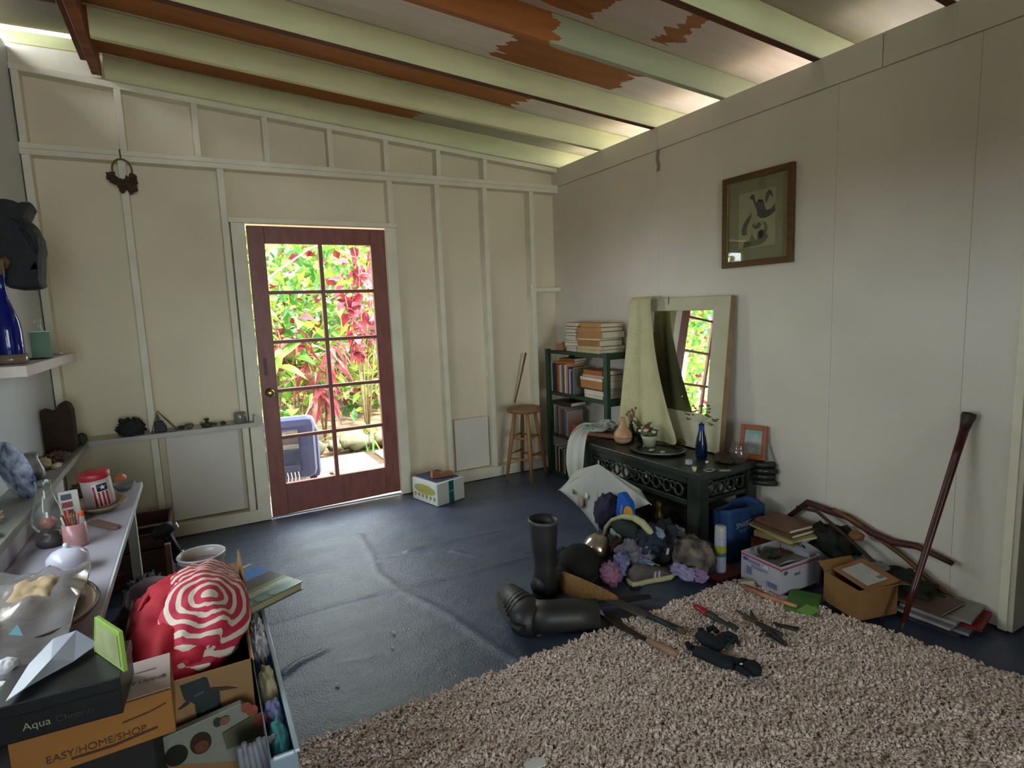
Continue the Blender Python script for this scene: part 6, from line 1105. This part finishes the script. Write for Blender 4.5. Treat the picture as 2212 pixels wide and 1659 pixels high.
q = MB(); q.tube([dp(357, 1152), dp(372, 1175), dp(385, 1198)], [.026, .023, .024], 10); build(q, 'grip', mat('121316', .6), dl, w=True, smooth=True)
q = MB(); q.tube([dp(383, 1192), dp(392, 1208)], [.034, .036], 8); build(q, 'battery', mat('17181a', .5), dl, w=True)
q = MB(); q.tube([dp(372, 1134), dp(380, 1142)], [.024, .018], 12); build(q, 'chuck', mat('8c8a8c', .3, metal=.6), dl, w=True)
q = MB(); q.blob(dp(393, 1196, -.87), (.014, .014, .02), 12, 8, .1); build(q, 'silver_bit', mat('8fa0b0', .15, metal=.8), dl, w=True, smooth=True)
# ---------------------------------------------------------------- garden outside the door
q = MB(); bx(q, -12, 10, -12, 16, -.3, -.125); struct('ground_garden', q, mat('5c4a38', .95, c2='7a6048', scale=3, bump=.5, bscale=20))
q = MB(); bx(q, .15, 8, -3.0, .1, -.125, -.11); struct('added_bounce_ground', q, mat('c4b8a0', .9, c2='a89c84', scale=6))  # unseen pale strip added to bounce daylight up into the eaves
pt_ = thing('patio', 'pale pinkish stone path slabs outside the door', 'path', (0, 0, 0)); pt_['kind'] = 'structure'; del pt_['category']; del pt_['label']; LOC[pt_.name] = Matrix.Identity(4)
rr_ = random.Random(4)
for i in range(7):
    for j in range(3):
        x0, y0 = -4.6+.85*i+rr_.uniform(-.1, .1)+(j % 2)*.3, .16+.62*j; part('paving_stone', mat(rr_.choice(['b5a08e', 'c2ab98', 'ab9a86']), .8, c2='cdb8a4', scale=9, bump=.3, bscale=30), pt_, lambda q: bx(q, x0, x0+.8, y0, y0+.59, -.12, -.095+rr_.uniform(0, .008)), bevel=.01)
edge = thing('rock_edging', 'row of mossy lava rocks edging the garden path', 'rock edging', (-1.6, 2.15, -.1))
for k in range(22):
    q = MB(); s = rr_.uniform(.09, .16); q.blob((-2.6+.2*k+rr_.uniform(-.04, .04), 2.15+rr_.uniform(-.08, .08), -.06+s*.35), (s, s*.8, s*.75), 12, 8, .35, 3, k); build(q, 'rock', mat('57504a', .9, c2='7c7a5c', scale=7, bump=.5, bscale=20), edge, smooth=True, w=True)
# leaves
def leaf_mesh(l, w_, fold=.25, droop=.3, n=6, heart=False, m=None, nm='leaf'):
    q = MB(); vs = []; fs = []
    for i in range(n+1):
        t = i/n; ww = w_*(math.sin(PI*(t**.75 if not heart else t**.6)))**.85*(1 if t < 1 else 0)+.0005; z = -droop*l*t*t
        vs += [(l*t, -ww/2, z+fold*ww*.5), (l*t, 0, z), (l*t, ww/2, z+fold*ww*.5)]
    for i in range(n):
        a = 3*i; fs += [[a, a+3, a+4, a+1], [a+1, a+4, a+5, a+2]]
    q.add(vs, fs); me_o = build(q, nm, m, None, smooth=True); me = me_o.data; bpy.data.objects.remove(me_o); return me
def LM(a, b): return mat(a, .42, c2=b, scale=9, kind='leaf', spec=.5)
GR = [LM('4c7c2c', '74a040'), LM('336428', '5c8c48'), LM('7ca038', 'b0cc58')]; RD = [LM('701c2a', '9c3444'), LM('5c1c28', '802c3a'), LM('a4404e', 'c86c78')]; YL = [LM('a0ac34', 'c0c860')]; PK = [LM('a84c58', 'cc8888')]
def plant(name, label, loc, stems, leaf_spec, h, cat='plant', nleaf=40, spread=.4, seed=0, low=.15, size=1.0, group=None):
    rr = random.Random(seed); o = thing(name, label, cat, loc, group=group); ST = mat('6a5a3c', .8, c2='8c7a58', scale=12)
    tips_ = []
    for k in range(stems):
        a = rr.uniform(0, 2*PI); s = spread*rr.uniform(.2, 1); pts = [Vector((0, 0, 0)), Vector((math.cos(a)*s*.35, math.sin(a)*s*.35, h*.5)), Vector((math.cos(a)*s, math.sin(a)*s, h*rr.uniform(.8, 1.05)))]
        q = MB(); q.tube(pts, [.013*size, .009*size, .004], 6); build(q, 'stem', ST, o, smooth=True); tips_.append(pts)
    mm = [leaf_mesh(l, w_, m=m_, heart=hh_, droop=dr_) for (l, w_, m_, hh_, dr_) in leaf_spec]
    first = None
    for k in range(nleaf):
        pts = rr.choice(tips_); t = rr.uniform(low, 1); p = (pts[0].lerp(pts[1], t*2) if t < .5 else pts[1].lerp(pts[2], t*2-1))
        lo_ = bpy.data.objects.new('leaf', rr.choice(mm)); COL.objects.link(lo_); lo_.parent = o; lo_.location = p
        lo_.rotation_euler = (rr.uniform(-.5, .5), rr.uniform(-.5, .9), rr.uniform(0, 2*PI)); s = rr.uniform(.7, 1.2)*size; lo_.scale = (s, s, s)
    return o
G0 = -.11
red_spec = [(.17, .11, RD[0], True, .5), (.2, .12, RD[1], True, .6), (.15, .09, RD[2], True, .4)]
plant('red_leaf_shrub', 'tall shrub with drooping dark red leaves outside the door\'s right panes', (-1.15, 2.5, G0), 5, red_spec, 2.35, group='red-leaved shrubs outside the door', nleaf=110, spread=.55, seed=1, low=.45)
plant('red_leaf_shrub', 'second red-leaved shrub farther back to the right of the door view', (-.5, 3.8, G0), 5, red_spec, 2.7, group='red-leaved shrubs outside the door', nleaf=90, spread=.7, seed=2, low=.4)
plant('broadleaf_plant', 'tall plant with wide bright green leaves behind the armchair', (-2.15, 2.75, G0), 5, [(.3, .13, GR[0], False, .5), (.28, .12, GR[2], False, .5)], 1.25, nleaf=70, spread=.35, seed=3, low=.2)
plant('peace_lily', 'clump of glossy upright green leaves just behind the rocks on the left', (-2.05, 2.35, G0), 8, [(.34, .12, GR[2], False, .4), (.3, .1, GR[1], False, .4)], .55, nleaf=46, spread=.3, seed=4, low=.1)
plant('pink_cordyline', 'pink and red strappy-leaved plant in the middle of the door view', (-1.55, 3.0, G0), 4, [(.42, .045, PK[0], False, .7), (.4, .05, RD[2], False, .7)], 1.2, nleaf=80, spread=.3, seed=5, low=.35)
plant('spider_plant', 'low arching grassy plant on the rocks outside the right lower panes', (-1.2, 2.35, G0), 3, [(.45, .022, GR[0], False, 1.0), (.4, .025, YL[0], False, .9)], .28, nleaf=60, spread=.1, seed=6, low=.1)
plant('lime_shrub', 'lime-yellow leafy shrub in the upper right of the door view', (-.75, 3.1, G0), 5, [(.14, .08, YL[0], False, .4), (.12, .07, GR[2], False, .4)], 1.7, nleaf=90, spread=.5, seed=7, low=.3)
plant('young_tree', 'slender grey-branched tree with sparse yellow-green leaves upper left of the door', (-2.1, 3.9, G0), 5, [(.15, .1, GR[2], True, .3), (.14, .08, YL[0], True, .3)], 2.9, cat='tree', nleaf=90, spread=.7, seed=8, low=.5, size=1.25)
plant('fan_leaf_plant', 'green plant with large red-edged leaf across the middle left pane', (-1.85, 2.9, G0), 3, [(.42, .2, RD[1], False, .7), (.36, .17, GR[0], False, .6)], 1.65, nleaf=16, spread=.3, seed=9, low=.6)
plant('green_shrub', 'rounded bright green shrub left of the armchair seen in the mirror', (-3.6, 2.6, G0), 7, [(.15, .07, GR[0], False, .4), (.14, .07, GR[2], False, .4)], 1.7, nleaf=160, spread=.7, seed=10, low=.1)
plant('green_shrub', 'larger leafy green shrub farther left seen only in the mirror', (-4.9, 3.1, G0), 7, [(.2, .08, GR[2], False, .5), (.18, .08, GR[0], False, .4)], 2.0, nleaf=170, spread=.8, seed=11, low=.1)
plant('green_shrub', 'low broad green shrub beside the path seen in the mirror', (-4.0, 1.9, G0), 6, [(.34, .05, GR[0], False, .9), (.3, .12, GR[2], False, .5)], .8, nleaf=90, spread=.5, seed=12, low=.1)
plant('ground_cover', 'low yellow-green leafy plant spilling over the rocks at right', (-.75, 2.15, G0), 6, [(.14, .07, YL[0], False, .3), (.13, .06, GR[0], False, .3)], .3, nleaf=50, spread=.35, seed=13, low=.1)
# leafy backdrop of real leaves, too many to count
def leafmass(name, label, n, box, mats, size, seed):
    rs = np.random.RandomState(seed); q = MB()
    for k in range(n):
        x, y, z = [rs.uniform(a, b) for a, b in box]; s = size*rs.uniform(.6, 1.4); e = Euler((rs.uniform(-1.2, 1.2), rs.uniform(-1.2, 1.2), rs.uniform(0, 6.28))).to_matrix(); c = Vector((x, y, z)); q.m = rs.randint(len(mats))
        q.add([c+e @ Vector(p)*s for p in ((-.5, 0, 0), (-.1, -.28, .06), (.5, 0, -.05), (-.1, .28, .06))], [[0, 1, 2], [0, 2, 3]])
    o = build(q, name, mats); tag(o, label, 'foliage', kind='stuff'); return o
leafmass('foliage', 'mass of sunlit green foliage closing the garden', 9500, ((-7.5, 2.2), (4.2, 6.4), (-.1, 3.0)), GR+GR[:2]+YL[:1]+RD[:1], .20, 21)
leafmass('foliage', 'farther tree foliage behind the garden shrubs', 5200, ((-12, 4), (8, 11), (-.1, 4.3)), GR+YL, .42, 22)
for k, (x, y, h_, r) in enumerate(((-2.35, 6.6, 5, .07), (-1.5, 7.5, 5, .09), (-.7, 6.2, 5, .06), (-4.4, 7, 5, .08))):
    q = MB(); q.tube([(x, y, G0), (x+.1, y, h_*.5), (x-.05, y, h_)], [r, r*.8, r*.6], 9); o = one('tree', q, mat('9a8570', .85, c2='b8a890', scale=9), ('pale slim tree trunk at the far left of the door view', 'thicker pale trunk in the middle of the garden', 'thin pale trunk toward the right of the garden', 'tree trunk seen in the mirror only')[k], 'tree', smooth=True)
# armchair with blanket
ac = thing('armchair', 'navy blue upholstered armchair on the path outside the left panes', 'armchair', (-2.25, .95, -.095), -.12)
NV = mat('24264c', .85, c2='30345c', scale=6, sheen=.3)
part('seat_back', NV, ac, lambda q: bx(q, -.36, .24, -.12, .08, .12, .66), bevel=.07); part('seat_base', NV, ac, lambda q: bx(q, -.36, .24, .0, .7, .1, .42), bevel=.05)
part('arm', NV, ac, lambda q: bx(q, .14, .27, -.06, .68, .1, .56), bevel=.05); part('arm', NV, ac, lambda q: bx(q, -.48, -.35, -.06, .68, .1, .56), bevel=.05)
for x in (-.42, .2):
    for y in (-.05, .6): part('foot', mat('2a1c14', .5), ac, lambda q: bx(q, x-.03, x+.03, y-.03, y+.03, .005, .11))
bl_ = thing('fringed_blanket', 'grey and white striped fringed blanket hung over the armchair back', 'blanket', (-2.25, .95, -.095), -.12)
BZ = [(.20, .26, '2c3048'), (.26, .40, '1c2038'), (.40, .44, '6c6866'), (.44, .52, '443e44'), (.52, .555, '74706c')]
for z0, z1, c in BZ: q = MB(); q.grid(8, 4, lambda s, t: (-.28+.38*s, -.128-.004*math.sin(s*9), z0+(z1-z0)*t)); build(q, 'stripe', mat(c, .95, var=.2, scale=30), bl_, smooth=True, solid=.006)
q = MB(); bx(q, -.28, .10, -.134, -.118, .553, .564); build(q, 'top_fold', mat('4a4450', .95), bl_, bevel=.004)
for k in range(13): q = MB(); x = -.27+.029*k; q.tube([(x, -.13, .2), (x+.006, -.134, .15), (x-.002, -.13, .10)], .004, 5); build(q, 'tassel', mat('c9c4bc', .9), bl_)
q = MB(); q.tube([(-2.9, 3.2, .3), (-2.0, 3.3, 1.9), (-1.5, 3.25, 2.25), (-1.0, 3.4, 2.4)], [.02, .016, .012, .008], 7); one('bare_branch', q, mat('8c7a68', .8), 'bare arching grey branch crossing the upper left pane', 'branch', smooth=True)
